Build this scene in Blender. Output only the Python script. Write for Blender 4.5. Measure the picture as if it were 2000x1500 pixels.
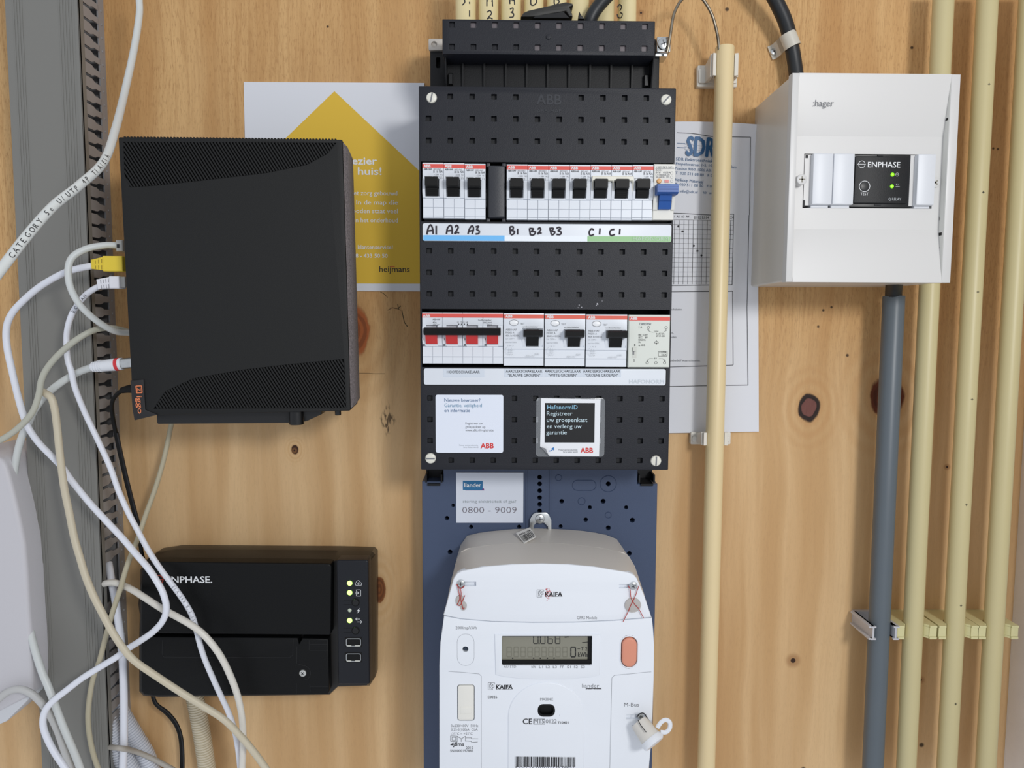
import bpy, bmesh, math, random
from mathutils import Vector, Matrix
from mathutils.geometry import tessellate_polygon
random.seed(7)
for o_ in list(bpy.data.objects): bpy.data.objects.remove(o_)
SC = bpy.context.scene
COL = SC.collection
PI = math.pi
R = math.radians

# ---------------------------------------------------------------- camera
F = 1450.0; D0 = 0.745
pit, rol, yaw = R(4.589), R(0.225), R(0.794)
fw = Vector((math.sin(yaw)*math.cos(pit), math.cos(yaw)*math.cos(pit), -math.sin(pit)))
rt0 = Vector((math.cos(yaw), -math.sin(yaw), 0)); up0 = rt0.cross(fw)
rt = math.cos(rol)*rt0 + math.sin(rol)*up0
up = -math.sin(rol)*rt0 + math.cos(rol)*up0
CAM = Vector((0, -D0, 0))
cd = bpy.data.cameras.new('camera'); cam = bpy.data.objects.new('camera', cd); COL.objects.link(cam)
cam.matrix_world = Matrix(((rt.x, up.x, -fw.x, CAM.x), (rt.y, up.y, -fw.y, CAM.y), (rt.z, up.z, -fw.z, CAM.z), (0, 0, 0, 1)))
cd.sensor_width = 36; cd.sensor_fit = 'HORIZONTAL'; cd.lens = 36*F/2000; cd.clip_start = 0.01; cd.clip_end = 50
SC.camera = cam
# ---------------------------------------------------------------- world, lights, exposure
w = bpy.data.worlds.new('world'); SC.world = w; w.use_nodes = True
bg = w.node_tree.nodes['Background']; bg.inputs[0].default_value = (0.93, 0.97, 1.05, 1); bg.inputs[1].default_value = 0.62
def area(name, loc, target, size, power, col):
    l = bpy.data.lights.new(name, 'AREA'); l.shape = 'DISK'; l.size = size; l.energy = power; l.color = col
    o = bpy.data.objects.new(name, l); COL.objects.link(o); o.location = loc
    o.rotation_euler = (Vector(target)-Vector(loc)).to_track_quat('-Z', 'Y').to_euler(); return o
area('cupboard_lamp', (0.53, -1.25, 0.32), (0.0, 0, -0.08), 0.24, 7.0, (1.0, 0.99, 0.97))
vs = SC.view_settings; vs.view_transform = 'Standard'; vs.look = 'None'; vs.gamma = 1; vs.use_curve_mapping = False
vs.exposure = 0.0

# ---------------------------------------------------------------- pixel <-> wall helpers (h = height off the wall, m)
def P(px, py, h=0.0):
    v = (px-1000)/F*rt - (py-750)/F*up + fw
    return CAM + v*((D0-h)/v.y)
def PX(px, py, h): return P(px, py, h).x
def PZ(px, py, h): return P(px, py, h).z
def xz(px, py, h): p = P(px, py, h); return (p.x, p.z)
def pp(pts, h): return [xz(a, b, h) for a, b in pts]
def R4(a, b, c, d, h):
    return ((PX(a, b, h)+PX(a, d, h))/2, (PX(c, b, h)+PX(c, d, h))/2, (PZ(a, d, h)+PZ(c, d, h))/2, (PZ(a, b, h)+PZ(c, b, h))/2)
def mpp(px, py, h): return PX(px+1, py, h)-PX(px, py, h)

# ---------------------------------------------------------------- materials
def lin(c): return tuple(((v/255)/12.92 if v/255 <= .04045 else ((v/255+.055)/1.055)**2.4) for v in c[:3])+(1,)
MT = {}
def M(name, rgb, rough=.45, metal=0, bump=0, bscale=900, vary=0.0, vscale=30, emit=None, es=1, alpha=1, spec=.5, coat=0, trans=0):
    if name in MT: return MT[name]
    m = bpy.data.materials.new(name); m.use_nodes = True; nt = m.node_tree; b = nt.nodes['Principled BSDF']
    b.inputs['Base Color'].default_value = lin(rgb); b.inputs['Roughness'].default_value = rough; b.inputs['Metallic'].default_value = metal
    b.inputs['Specular IOR Level'].default_value = spec; b.inputs['Coat Weight'].default_value = coat
    b.inputs['Alpha'].default_value = alpha; b.inputs['Transmission Weight'].default_value = trans
    tc = nt.nodes.new('ShaderNodeTexCoord')
    if vary:
        n = nt.nodes.new('ShaderNodeTexNoise'); n.inputs['Scale'].default_value = vscale; n.inputs['Detail'].default_value = 6
        nt.links.new(tc.outputs['Object'], n.inputs['Vector'])
        mx = nt.nodes.new('ShaderNodeMix'); mx.data_type = 'RGBA'; c = lin(rgb)
        mx.inputs[6].default_value = tuple(v*(1-vary) for v in c[:3])+(1,); mx.inputs[7].default_value = tuple(min(1, v*(1+vary)) for v in c[:3])+(1,)
        nt.links.new(n.outputs['Fac'], mx.inputs[0]); nt.links.new(mx.outputs[2], b.inputs['Base Color'])
    if bump:
        n = nt.nodes.new('ShaderNodeTexNoise'); n.inputs['Scale'].default_value = bscale; n.inputs['Detail'].default_value = 2
        nt.links.new(tc.outputs['Object'], n.inputs['Vector'])
        bp = nt.nodes.new('ShaderNodeBump'); bp.inputs['Strength'].default_value = bump; bp.inputs['Distance'].default_value = 0.0003
        nt.links.new(n.outputs['Fac'], bp.inputs['Height']); nt.links.new(bp.outputs['Normal'], b.inputs['Normal'])
    if emit: b.inputs['Emission Color'].default_value = lin(emit); b.inputs['Emission Strength'].default_value = es
    MT[name] = m; return m
white = M('white_plastic', (232, 235, 240), .35, vary=.015)
hagerw = M('enclosure_white', (212, 211, 209), .38, bump=.05)
meterw = M('meter_white', (236, 240, 246), .4, vary=.02, bump=.06)
meterg = M('meter_base_grey', (214, 208, 200), .45, vary=.03)
breakw = M('breaker_white', (226, 231, 238), .4, vary=.02)
rcbow = M('warm_grey_white_plastic', (222, 221, 214), .45)
black = M('gloss_black', (14, 14, 15), .3)
tblack = M('toggle_black', (4, 4, 4), .5, spec=.3)
platem = M('cover_black', (24, 26, 34), .5, spec=.4, bump=.45, bscale=1300, vary=.16, vscale=18)
deepm = M('back_black', (16, 17, 20), .5, spec=.35, bump=.2)
holem = M('hole_black', (24, 26, 31), .6)
holel = M('knockout_reflection', (112, 104, 108), .4)
bluem = M('board_blue', (66, 80, 108), .4, bump=.3, bscale=1400, vary=.1, vscale=14)
redp = M('red_print', (226, 88, 78), .5)
inkb = M('print_black', (32, 32, 36), .6)
inkg = M('print_grey', (120, 122, 126), .6)
inkl = M('print_light_grey', (178, 182, 186), .6)
inkw = M('print_white', (232, 234, 236), .6)
inkr = M('print_red', (214, 52, 48), .5)
inkblue = M('print_blue', (58, 98, 140), .6)
inksky = M('print_light_blue', (150, 205, 232), .6)
inkor = M('print_orange', (226, 130, 84), .6)
redm = M('lever_red', (206, 46, 46), .4)
orangem = M('button_orange', (222, 148, 122), .5, bump=.2)
blueT = M('toggle_blue', (28, 82, 158), .4)
cream = M('conduit_cream', (232, 211, 164), .38, vary=.03, vscale=12)
cream2 = M('conduit_yellow', (204, 192, 146), .42, vary=.03, vscale=12)
creamt = M('conduit_pale_yellow', (232, 216, 166), .4, vary=.02)
greyp = M('conduit_grey', (94, 103, 110), .4, vary=.05, vscale=25)
trunk = M('trunking_grey', (128, 127, 122), .5, vary=.03, vscale=14, bump=.1)
trunkd = M('trunking_side_grey', (152, 151, 152), .4)
steel = M('zinc_steel', (205, 208, 208), .28, metal=1, vary=.15, vscale=300)
wirem = M('wire_steel', (150, 142, 128), .35, metal=1)
rub = M('cable_black', (30, 34, 38), .45, vary=.2, vscale=120)
cabw = M('cable_white', (232, 235, 244), .4)
cabg = M('cable_grey_white', (212, 216, 214), .4)
cabb = M('cable_beige', (206, 196, 172), .45)
cabo = M('cable_dirty_grey', (184, 184, 170), .45)
clipw = M('clip_white', (228, 224, 214), .35)
routm = M('router_black', (15, 16, 16), .6, spec=.4, bump=.35, bscale=1600)
gatem = M('gateway_black', (5, 6, 7), .5, spec=.25, bump=.35, bscale=1500)
gatep = M('gateway_panel', (15, 18, 26), .4, spec=.4, bump=.3, bscale=1500)
ledg = M('led_green', (120, 230, 60), .3, emit=(170, 255, 90), es=5)
ledg2 = M('led_green_small', (120, 220, 20), .3, emit=(130, 235, 20), es=1.3)
ledo = M('led_off', (206, 214, 196), .3)
lcdm = M('lcd_grey', (138, 136, 122), .35)
paperw = M('paper_white', (226, 228, 234), .7)
papery = M('paper_yellow', (228, 188, 62), .7)
clear = M('clear_film', (235, 240, 245), .08, alpha=.22)
sealm = M('seal_clear', (226, 220, 214), .2, alpha=.6)
corw = M('corrugated_white', (214, 218, 226), .4)
yelp = M('plug_yellow', (234, 206, 62), .4)
meshm = M('mesh_charcoal', (128, 120, 120), .8, bump=1, bscale=700, vary=.95, vscale=620)
clr = M('plug_clear', (205, 205, 200), .15, alpha=.7)

def wood_material():
    m = bpy.data.materials.new('plywood'); m.use_nodes = True; nt = m.node_tree; b = nt.nodes['Principled BSDF']
    L = nt.links.new
    def val(x, sock):
        if isinstance(x, (int, float)): sock.default_value = x
        else: L(x, sock)
    def ma(op, a, c=0.0, d=0.0, clamp=False):
        n = nt.nodes.new('ShaderNodeMath'); n.operation = op; n.use_clamp = clamp
        val(a, n.inputs[0]); val(c, n.inputs[1]); val(d, n.inputs[2]); return n.outputs[0]
    def noise(vec, sc, det=4, rough=.55, dist=0):
        n = nt.nodes.new('ShaderNodeTexNoise'); n.inputs['Scale'].default_value = sc; n.inputs['Detail'].default_value = det
        n.inputs['Roughness'].default_value = rough; n.inputs['Distortion'].default_value = dist; L(vec, n.inputs['Vector']); return n.outputs['Fac']
    def comb(x, y, z):
        n = nt.nodes.new('ShaderNodeCombineXYZ'); val(x, n.inputs[0]); val(y, n.inputs[1]); val(z, n.inputs[2]); return n.outputs[0]
    def ss(x, a, c):
        n = nt.nodes.new('ShaderNodeMapRange'); n.interpolation_type = 'SMOOTHSTEP'; L(x, n.inputs[0])
        n.inputs[1].default_value = a; n.inputs[2].default_value = c; return n.outputs[0]
    def mix(f, a, c):
        n = nt.nodes.new('ShaderNodeMix'); n.data_type = 'RGBA'; val(f, n.inputs[0])
        for v, s in ((a, n.inputs[6]), (c, n.inputs[7])):
            if isinstance(v, tuple): s.default_value = lin(v)
            else: L(v, s)
        return n.outputs[2]
    tc = nt.nodes.new('ShaderNodeTexCoord'); sp = nt.nodes.new('ShaderNodeSeparateXYZ'); L(tc.outputs['Object'], sp.inputs[0])
    X, Z = sp.outputs[0], sp.outputs[2]
    n1 = noise(comb(ma('MULTIPLY', X, 5), 0, ma('MULTIPLY', Z, 1.6)), 2.2, 3)
    Xd = ma('ADD', X, ma('MULTIPLY', ma('SUBTRACT', n1, .5), .03))
    knots = [(690, 645, 34, 50), (1580, 797, 21, 28), (741, 1152, 13, 26), (1733, 774, 34, 42), (576, 878, 7, 9)]
    ds = []
    for kx, ky, a, c in knots:
        cx, cz = xz(kx, ky, 0); s = mpp(kx, ky, 0)
        dx = ma('MULTIPLY', ma('SUBTRACT', X, cx), 1/(a*s)); dz = ma('MULTIPLY', ma('SUBTRACT', Z, cz), 1/(c*s))
        d2 = ma('SQRT', ma('ADD', ma('MULTIPLY', dx, dx), ma('MULTIPLY', dz, dz)))
        wob = noise(comb(ma('MULTIPLY', X, 60), 0, ma('MULTIPLY', Z, 40)), 1.2, 3)
        d2 = ma('ADD', d2, ma('MULTIPLY', ma('SUBTRACT', wob, .5), .55))
        ds.append(d2)
        # the grain swings round the knot
        infl = ma('POWER', 2.718, ma('MULTIPLY', ma('MULTIPLY', d2, d2), -.10))
        Xd = ma('SUBTRACT', Xd, ma('MULTIPLY', ma('MULTIPLY', dx, infl), a*s*.45))
    band = noise(comb(ma('MULTIPLY', Xd, 26), 0, ma('MULTIPLY', Z, 1.3)), 1, 3)
    fine = noise(comb(ma('MULTIPLY', Xd, 330), 0, ma('MULTIPLY', Z, 14)), 1, 4, .7)
    pore = noise(comb(ma('MULTIPLY', X, 900), 0, ma('MULTIPLY', Z, 120)), 1, 3, .7)
    big = noise(comb(ma('MULTIPLY', X, 9), 0, ma('MULTIPLY', Z, 5)), 1, 3)
    col = mix(ss(band, .32, .68), (218, 177, 122), (195, 149, 95))
    mid = noise(comb(ma('MULTIPLY', Xd, 95), 0, ma('MULTIPLY', Z, 3.5)), 1, 3)
    col = mix(ma('MULTIPLY', ss(mid, .48, .72), .38), col, (184, 138, 86))
    col = mix(ma('MULTIPLY', ss(band, .60, .76), .3), col, (186, 136, 80))
    col = mix(ma('MULTIPLY', ss(fine, .42, .70), .55), col, (178, 132, 82))
    col = mix(ma('MULTIPLY', ss(pore, .50, .66), .55), col, (162, 116, 70))
    col = mix(ma('MULTIPLY', ss(big, .45, .75), .35), col, (220, 182, 130))
    low = ss(Z, .06, -.12)                                   # wood colour turns paler and less orange towards the bottom
    col = mix(ma('MULTIPLY', low, .7), col, mix(ss(band, .35, .65), (226, 193, 148), (203, 165, 118)))
    spec = [((134, 74, 40), (178, 132, 82), 1), ((38, 26, 22), (188, 140, 90), 1), ((110, 66, 36), (200, 154, 100), 1), ((84, 42, 26), (190, 140, 88), 1), ((58, 34, 22), (196, 146, 90), 1)]
    for d2, (kc, rc, w_) in zip(ds, spec):
        ring = ma('ADD', ma('MULTIPLY', ma('SINE', ma('MULTIPLY', d2, 7.5)), .5), .5)
        fall = ss(d2, 4.2, 1.0)
        col = mix(ma('MULTIPLY', ma('MULTIPLY', ring, fall), .42), col, rc)
        kk = mix(ss(ma('ADD', ma('MULTIPLY', ma('SINE', ma('MULTIPLY', d2, 16)), .5), .5), .2, .9), kc, tuple(min(255, int(v*1.22)) for v in kc))
        col = mix(ss(d2, 1.08, .90), col, kk)
    inner = mix(pore, (98, 58, 52), (128, 82, 74))
    col = mix(ss(ds[1], .72, .62), col, inner)
    # rot-marked flecks and hairline cracks
    dots = [(1420, 18, 2.6), (1549, 1290, 9), (1798, 1328, 5), (1850, 912, 4), (1655, 694, 2), (575, 880, 3.5), (1624, 600, 1.6), (1608, 606, 1.6), (1598, 638, 1.6), (1940, 290, 1.5), (1949, 291, 1.5), (1781, 93, 2), (640, 52, 1.6), (1252, 25, 4), (1800, 1455, 3), (1569, 1502, 3)]
    for kx, ky, r_ in dots:
        cx, cz = xz(kx, ky, 0); s = mpp(kx, ky, 0)
        dx = ma('SUBTRACT', X, cx); dz = ma('SUBTRACT', Z, cz)
        dd = ma('SQRT', ma('ADD', ma('MULTIPLY', dx, dx), ma('MULTIPLY', dz, dz)))
        col = mix(ma('MULTIPLY', ss(dd, r_*s*2.1, r_*s*.8), .6 if r_ > 3 else .9), col, (150, 104, 62) if r_ > 3 else (50, 34, 24))
        if r_ > 3: col = mix(ss(dd, r_*s*.62, r_*s*.45), col, (56, 36, 26))
    # dark mark cluster near (757, 825)
    cx, cz = xz(757, 820, 0); s = mpp(757, 820, 0)
    dd = ma('ADD', ma('ABSOLUTE', ma('MULTIPLY', ma('SUBTRACT', X, cx), 1/(17*s))), ma('ABSOLUTE', ma('MULTIPLY', ma('SUBTRACT', Z, cz), 1/(40*s))))
    mk_ = noise(comb(ma('MULTIPLY', X, 420), 0, ma('MULTIPLY', Z, 110)), 1, 1)
    col = mix(ma('MULTIPLY', ma('MULTIPLY', ss(mk_, .48, .56), ss(dd, 1.1, .6)), .85), col, (78, 60, 40))
    L(col, b.inputs['Base Color']); b.inputs['Roughness'].default_value = .62; b.inputs['Specular IOR Level'].default_value = .3
    bp = nt.nodes.new('ShaderNodeBump'); bp.inputs['Strength'].default_value = .25; bp.inputs['Distance'].default_value = .0003
    L(fine, bp.inputs['Height']); L(bp.outputs[0], b.inputs['Normal'])
    return m

# ---------------------------------------------------------------- geometry builders (x, z on the wall; h off the wall; y = -h)
def area2(o): return sum(o[i][0]*o[(i+1) % len(o)][1]-o[(i+1) % len(o)][0]*o[i][1] for i in range(len(o)))/2
def ccw(o): return list(o) if area2(o) > 0 else list(o)[::-1]
def inset(o, d):
    n = len(o); out = []
    for i in range(n):
        a, b_, c = Vector(o[i-1]), Vector(o[i]), Vector(o[(i+1) % n])
        e1 = (b_-a); e2 = (c-b_)
        if e1.length < 1e-9 or e2.length < 1e-9: out.append(tuple(b_)); continue
        e1.normalize(); e2.normalize(); n1 = Vector((-e1.y, e1.x)); n2 = Vector((-e2.y, e2.x)); m_ = n1+n2
        if m_.length < 1e-6: m_ = n1
        k = d/max(.35, (1+n1.dot(n2))/2)/2
        out.append((b_.x+m_.x*k, b_.y+m_.y*k))
    return out
def rr(x0, x1, z0, z1, r=.001, n=4):
    r = min(r, (x1-x0)/2-1e-6, (z1-z0)/2-1e-6); o = []
    for cx, cz, a0 in ((x1-r, z0+r, -90), (x1-r, z1-r, 0), (x0+r, z1-r, 90), (x0+r, z0+r, 180)):
        for k in range(n+1):
            a = R(a0+90*k/n); o.append((cx+r*math.cos(a), cz+r*math.sin(a)))
    return o
def rect(x0, x1, z0, z1): return [(x0, z0), (x1, z0), (x1, z1), (x0, z1)]
def circ(cx, cz, r, n=20, rz=None): return [(cx+r*math.cos(2*PI*k/n), cz+(rz or r)*math.sin(2*PI*k/n)) for k in range(n)]
def smoothpath(pts, n=6):
    pts = [Vector(p) for p in pts]
    if len(pts) < 3: return pts
    P_ = [pts[0]*2-pts[1]]+pts+[pts[-1]*2-pts[-2]]; out = []
    for i in range(1, len(P_)-2):
        a, b_, c, d = P_[i-1:i+3]
        for k in range(n):
            t = k/n; out.append(.5*((2*b_)+(c-a)*t+(2*a-5*b_+4*c-d)*t*t+(3*b_-a-3*c+d)*t**3))
    out.append(pts[-1]); return out
class G:
    def __init__(s): s.v = []; s.f = []; s.T = None
    def add(s, vs, fs):
        n = len(s.v); s.v += [Vector(v) for v in vs]; s.f += [tuple(i+n for i in f) for f in fs]; return s
    def slab(s, o, h0, h1, bev=0, holes=(), hf=None, seg=2, back=True, T=None):
        """outline o (x,z), from h0 to h1, rounded front edge; holes recessed to hf (None: through)"""
        o = ccw(o); n = len(o); V = []; Fc = []
        rings = [(o, h0)]
        if bev:
            for k in range(seg+1):
                a = PI/2*k/seg; rings.append((inset(o, bev*(1-math.cos(a))), h1-bev+bev*math.sin(a)))
        else: rings.append((o, h1))
        for oo, h in rings: V += [(x, -h, z) for x, z in oo]
        for k in range(len(rings)-1):
            for i in range(n):
                j = (i+1) % n; Fc.append((k*n+i, k*n+j, (k+1)*n+j, (k+1)*n+i))
        t0 = (len(rings)-1)*n; top = rings[-1][0]
        if not holes:
            if n <= 4: Fc.append(tuple(range(t0, t0+n)))
            else:
                for tr in tessellate_polygon([[Vector((x, z, 0)) for x, z in top]]): Fc.append(tuple(t0+i for i in tr))
            if back:
                if n <= 4: Fc.append(tuple(range(n-1, -1, -1)))
                else:
                    for tr in tessellate_polygon([[Vector((x, z, 0)) for x, z in o]]): Fc.append(tuple(i for i in tr))
        else:
            hs = [ccw(h) for h in holes]
            loops = [[Vector((x, z, 0)) for x, z in top]]+[[Vector((x, z, 0)) for x, z in h] for h in hs]
            idx = list(range(t0, t0+n)); 
            starts = []
            for h in hs:
                st = len(V); starts.append(st); V += [(x, -h1, z) for x, z in h]; idx += list(range(st, st+len(h)))
            for tr in tessellate_polygon(loops): Fc.append(tuple(idx[i] for i in tr))
            hb = h0 if hf is None else hf
            bidx = list(range(n))
            for h, st in zip(hs, starts):
                fl = len(V); V += [(x, -hb, z) for x, z in h]; m = len(h)
                for i in range(m):
                    j = (i+1) % m; Fc.append((st+j, st+i, fl+i, fl+j))
                if hf is None: bidx += list(range(fl, fl+m))
                else: Fc.append(tuple(range(fl, fl+m)))
            if back:
                if hf is None:
                    bl = [[Vector((x, z, 0)) for x, z in o]]+[[Vector((x, z, 0)) for x, z in h] for h in hs]
                    for tr in tessellate_polygon(bl): Fc.append(tuple(bidx[i] for i in tr))
                else: Fc.append(tuple(range(n-1, -1, -1)))
        return s.add(V, Fc)
    def box(s, x0, x1, z0, z1, h0, h1, bev=0): return s.slab(rect(min(x0, x1), max(x0, x1), min(z0, z1), max(z0, z1)), h0, h1, bev, seg=1)
    def xprism(s, prof, x0, x1):
        """profile [(z,h)] pushed along x"""
        n = len(prof); V = [(x0, -h, z) for z, h in prof]+[(x1, -h, z) for z, h in prof]
        Fc = [(i, (i+1) % n, n+(i+1) % n, n+i) for i in range(n)]
        for tr in tessellate_polygon([[Vector((z, h, 0)) for z, h in prof]]): Fc.append(tuple(tr)); Fc.append(tuple(n+i for i in tr[::-1]))
        return s.add(V, Fc)
    def tube(s, pts, r, seg=10, n=6, smooth=True, flat=1.0, caps=True):
        P_ = smoothpath(pts, n) if smooth else [Vector(p) for p in pts]
        m = len(P_); rad = r if isinstance(r, (list, tuple)) else None
        V = []; Fc = []; nrm = None
        for i, p in enumerate(P_):
            t = (P_[min(i+1, m-1)]-P_[max(i-1, 0)])
            if t.length < 1e-9: t = Vector((0, 0, 1))
            t.normalize()
            if nrm is None:
                a = Vector((0, -1, 0)); nrm = a-t*a.dot(t)
                if nrm.length < .1: a = Vector((1, 0, 0)); nrm = a-t*a.dot(t)
            nrm = nrm-t*nrm.dot(t); nrm.normalize(); bn = t.cross(nrm)
            ri = rad[min(len(rad)-1, int(i*len(rad)/m))] if rad else (r(i/(m-1)) if callable(r) else r)
            for k in range(seg):
                a = 2*PI*k/seg; V.append(p+nrm*(ri*math.cos(a)*flat)+bn*(ri*math.sin(a)))
        for i in range(m-1):
            for k in range(seg):
                j = (k+1) % seg; Fc.append((i*seg+k, i*seg+j, (i+1)*seg+j, (i+1)*seg+k))
        if caps: Fc.append(tuple(range(seg-1, -1, -1))); Fc.append(tuple(range((m-1)*seg, m*seg)))
        return s.add(V, Fc)
    def lathe(s, c, axis, prof, seg=20):
        """prof [(dist along axis, radius)]"""
        c = Vector(c); ax = Vector(axis).normalized(); a = Vector((0, 0, 1)) if abs(ax.z) < .9 else Vector((1, 0, 0))
        u = ax.cross(a).normalized(); v = ax.cross(u); V = []; Fc = []
        for d, r in prof:
            for k in range(seg):
                t = 2*PI*k/seg; V.append(c+ax*d+u*(r*math.cos(t))+v*(r*math.sin(t)))
        for i in range(len(prof)-1):
            for k in range(seg):
                j = (k+1) % seg; Fc.append((i*seg+k, i*seg+j, (i+1)*seg+j, (i+1)*seg+k))
        Fc.append(tuple(range(seg-1, -1, -1))); Fc.append(tuple(range((len(prof)-1)*seg, len(prof)*seg)))
        return s.add(V, Fc)
    def line(s, a, b_, wd, h):
        """thin printed line on a surface at h; a, b_ are (x,z)"""
        a, b_ = Vector(a), Vector(b_); d = b_-a
        if d.length < 1e-7: return s
        d.normalize(); nn = Vector((-d.y, d.x))*wd/2
        return s.add([(q.x, -h, q.y) for q in (a-nn, b_-nn, b_+nn, a+nn)], [(0, 1, 2, 3)])
    def poly(s, o, h): 
        o = ccw(o); V = [(x, -h, z) for x, z in o]
        return s.add(V, [tuple(t) for t in tessellate_polygon([[Vector((x, z, 0)) for x, z in o]])] if len(o) > 4 else [tuple(range(len(o)))])
    def ring(s, cx, cz, r, wd, h, n=24, a0=0, a1=360, rz=None):
        k = max(2, int(n*(a1-a0)/360)); pts = [(cx+r*math.cos(R(a0+(a1-a0)*i/k)), cz+(rz or r)*math.sin(R(a0+(a1-a0)*i/k))) for i in range(k+1)]
        for i in range(k): s.line(pts[i], pts[i+1], wd, h)
        return s
WORLD = {}
def wm(o): return WORLD.get(o.name, Matrix.Identity(4))
def mk(name, g, mat, parent=None, label=None, loc=None, ang=35, local=False):
    me = bpy.data.meshes.new(name); o = bpy.data.objects.new(name, me); COL.objects.link(o)
    V = g.v
    if parent is not None:
        o.parent = parent; W = wm(parent)
        if not local: inv = W.inverted(); V = [inv @ v for v in V]
        WORLD[o.name] = W
    else:
        if loc is None:
            xs = [v.x for v in V]; zs = [v.z for v in V]; ys = [v.y for v in V]
            loc = Vector(((min(xs)+max(xs))/2, max(ys), min(zs)))
        loc = Vector(loc); o.location = loc; V = [v-loc for v in V]; WORLD[o.name] = Matrix.Translation(loc)
    me.from_pydata([tuple(v) for v in V], [], g.f); me.materials.append(mat)
    bm = bmesh.new(); bm.from_mesh(me); bmesh.ops.recalc_face_normals(bm, faces=bm.faces); bm.to_mesh(me); bm.free()
    for p in me.polygons: p.use_smooth = True
    me.set_sharp_from_angle(angle=R(ang))
    if label: o['label'] = label
    return o
def thing(name, label, cat, loc, group=None, rot=None):
    o = bpy.data.objects.new(name, None); COL.objects.link(o); o.empty_display_size = .01
    Mx = Matrix.Translation(Vector(loc)) @ (rot if rot else Matrix.Identity(4)); o.matrix_world = Mx; WORLD[o.name] = Mx
    o['label'] = label; o['category'] = cat
    if group: o['group'] = group
    return o
def tag(o, label, cat, group=None):
    o['label'] = label; o['category'] = cat
    if group: o['group'] = group
    return o
def structure(o): o['kind'] = 'structure'; return o

# queued lettering: turned into flat meshes at the end, one mesh per (parent, ink)
TX = []
def text(s, O, U, V, cap, wd, mat, parent, bold=0, align='L'):
    TX.append((s, Vector(O), Vector(U).normalized(), Vector(V).normalized(), cap, wd, mat, parent, bold, align))
def tp(s, x0, x1, yb, cap, h, mat, parent, bold=0, yb1=None):
    """lettering from pixel x0 to x1 with its baseline at pixel row yb on the surface h"""
    a = P(x0, yb, h+.00012); b_ = P(x1, yb if yb1 is None else yb1, h+.00012)
    U = Vector((1, 0, 0)) if yb1 is None else (b_-a).normalized()
    V = Vector((0, -1, 0)).cross(U)*-1
    if V.z < 0: V = -V
    text(s, a, U, V, cap*mpp(x0, yb, h), (b_-a).length, mat, parent, bold)
def printed(parent, mat, fn, name='printed_mark'):
    g = G(); fn(g); return mk(name, g, mat, parent)
def stroke(g, pts, h, r=.0005):
    g.tube([P(a, b_, h) for a, b_ in pts], r, seg=6, n=4, flat=.4)
def screw(parent, px, py, h, rpx, mat=steel, slot='cross', ang=0, dark=inkb, name='screw', lab=None):
    c = P(px, py, h); r = rpx*mpp(px, py, h)
    g = G().lathe(c, (0, -1, 0), [(-.001, r), (0, r), (r*.25, r*.9), (r*.38, r*.6), (r*.4, .0001)], 20)
    o = mk(name, g, mat, parent, lab)
    g = G(); hh = h+r*.42; x, z = c.x, c.z
    for a in ((ang, ang+90) if slot == 'cross' else (ang,)):
        d = Vector((math.cos(R(a)), math.sin(R(a))))*r*(.55 if slot == 'cross' else .8)
        g.slab([(x+d.x-d.y*.16, z+d.y+d.x*.16), (x-d.x-d.y*.16, z-d.y+d.x*.16), (x-d.x+d.y*.16, z-d.y-d.x*.16), (x+d.x+d.y*.16, z+d.y-d.x*.16)], h, hh)
    mk('screw_slot', g, dark, o)
    return o

# ================================================================= SETTING
wood = wood_material()
X_R = PX(1981, 1150, 0)
board = structure(mk('wall_back', G().box(-.80, X_R+.03, -.62, .62, -.018, 0), wood, None, 'plywood back wall of the meter cupboard', loc=(0, 0, 0)))
side = structure(mk('wall_right', G().box(X_R, X_R+.02, -.62, .62, 0, .36), M('side_wall_grey', (236, 235, 236), .6, vary=.05, vscale=60, bump=.3, bscale=500), None, 'grey painted side wall at the right edge'))
trim = structure(mk('trim_1', G().box(X_R-.0025, X_R, -.62, .62, .034, .36), M('trim_grey', (228, 226, 224), .6), None, 'grey edge strip on the right side wall'))

g = G()
for pts, w_ in ((((700, 729), (718, 729), (730, 730), (752, 730)), .0005), (((757, 606), (766, 601), (776, 603), (783, 606)), .0006), (((777, 594), (778, 603), (783, 597)), .0009), (((785, 606), (788, 622), (790, 630), (796, 638)), .0008), (((743, 570), (750, 574), (757, 581)), .0006)):
    for a_, b_ in zip(pts, pts[1:]): g.line(xz(*a_, 0), xz(*b_, 0), w_, .00012)
mk('hairline_crack', g, M('crack_dark', (88, 72, 46), .8), board)['kind'] = 'stuff'
# ================================================================= PAPERS
def poster():
    H = .0012
    t = thing('poster', 'white and yellow cardboard notice with a pointed roof shape, behind the black router', 'poster', P(650, 568, 0))
    q = pp([(476, 160), (829, 162), (822, 569), (484, 568)], H)
    mk('sheet', G().slab(q, .0002, H), paperw, t)
    y = pp([(653, 178), (830, 344), (823, 554), (484, 553), (481, 344)], H+.0002)
    mk('yellow_roof_shape', G().poly(y, H+.0001), papery, t, 'yellow house shape printed on the sheet')
    h = H+.0001
    for s, a, b_, y, c, bo in (('plezier', 671, 736, 321, 14, .02), ('je huis!', 672, 745, 341, 14, .02), ('met zorg gebouwd', 682, 776, 381, 8.5, .006), ('huis. In de map die', 664, 777, 399, 8.5, .006),
                              ('geboden staat veel', 676, 777, 416, 8.5, .006), ('en het onderhoud', 689, 777, 434, 8.5, .006), ('onze klantenservice!', 673, 767, 486, 7.5, .006), ('088 - 433 50 50', 683, 757, 503, 7.5, .014)):
        tp(s, a, b_, y, c, h, inkw, t, bo)
    tp('heijmans', 741, 800, 531, 11, h, inkb, t, .01)
    printed(t, inkr, lambda g: g.line(xz(762, 521, h), xz(771, 521, h), .0006, h+.0002))
poster()
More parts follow.
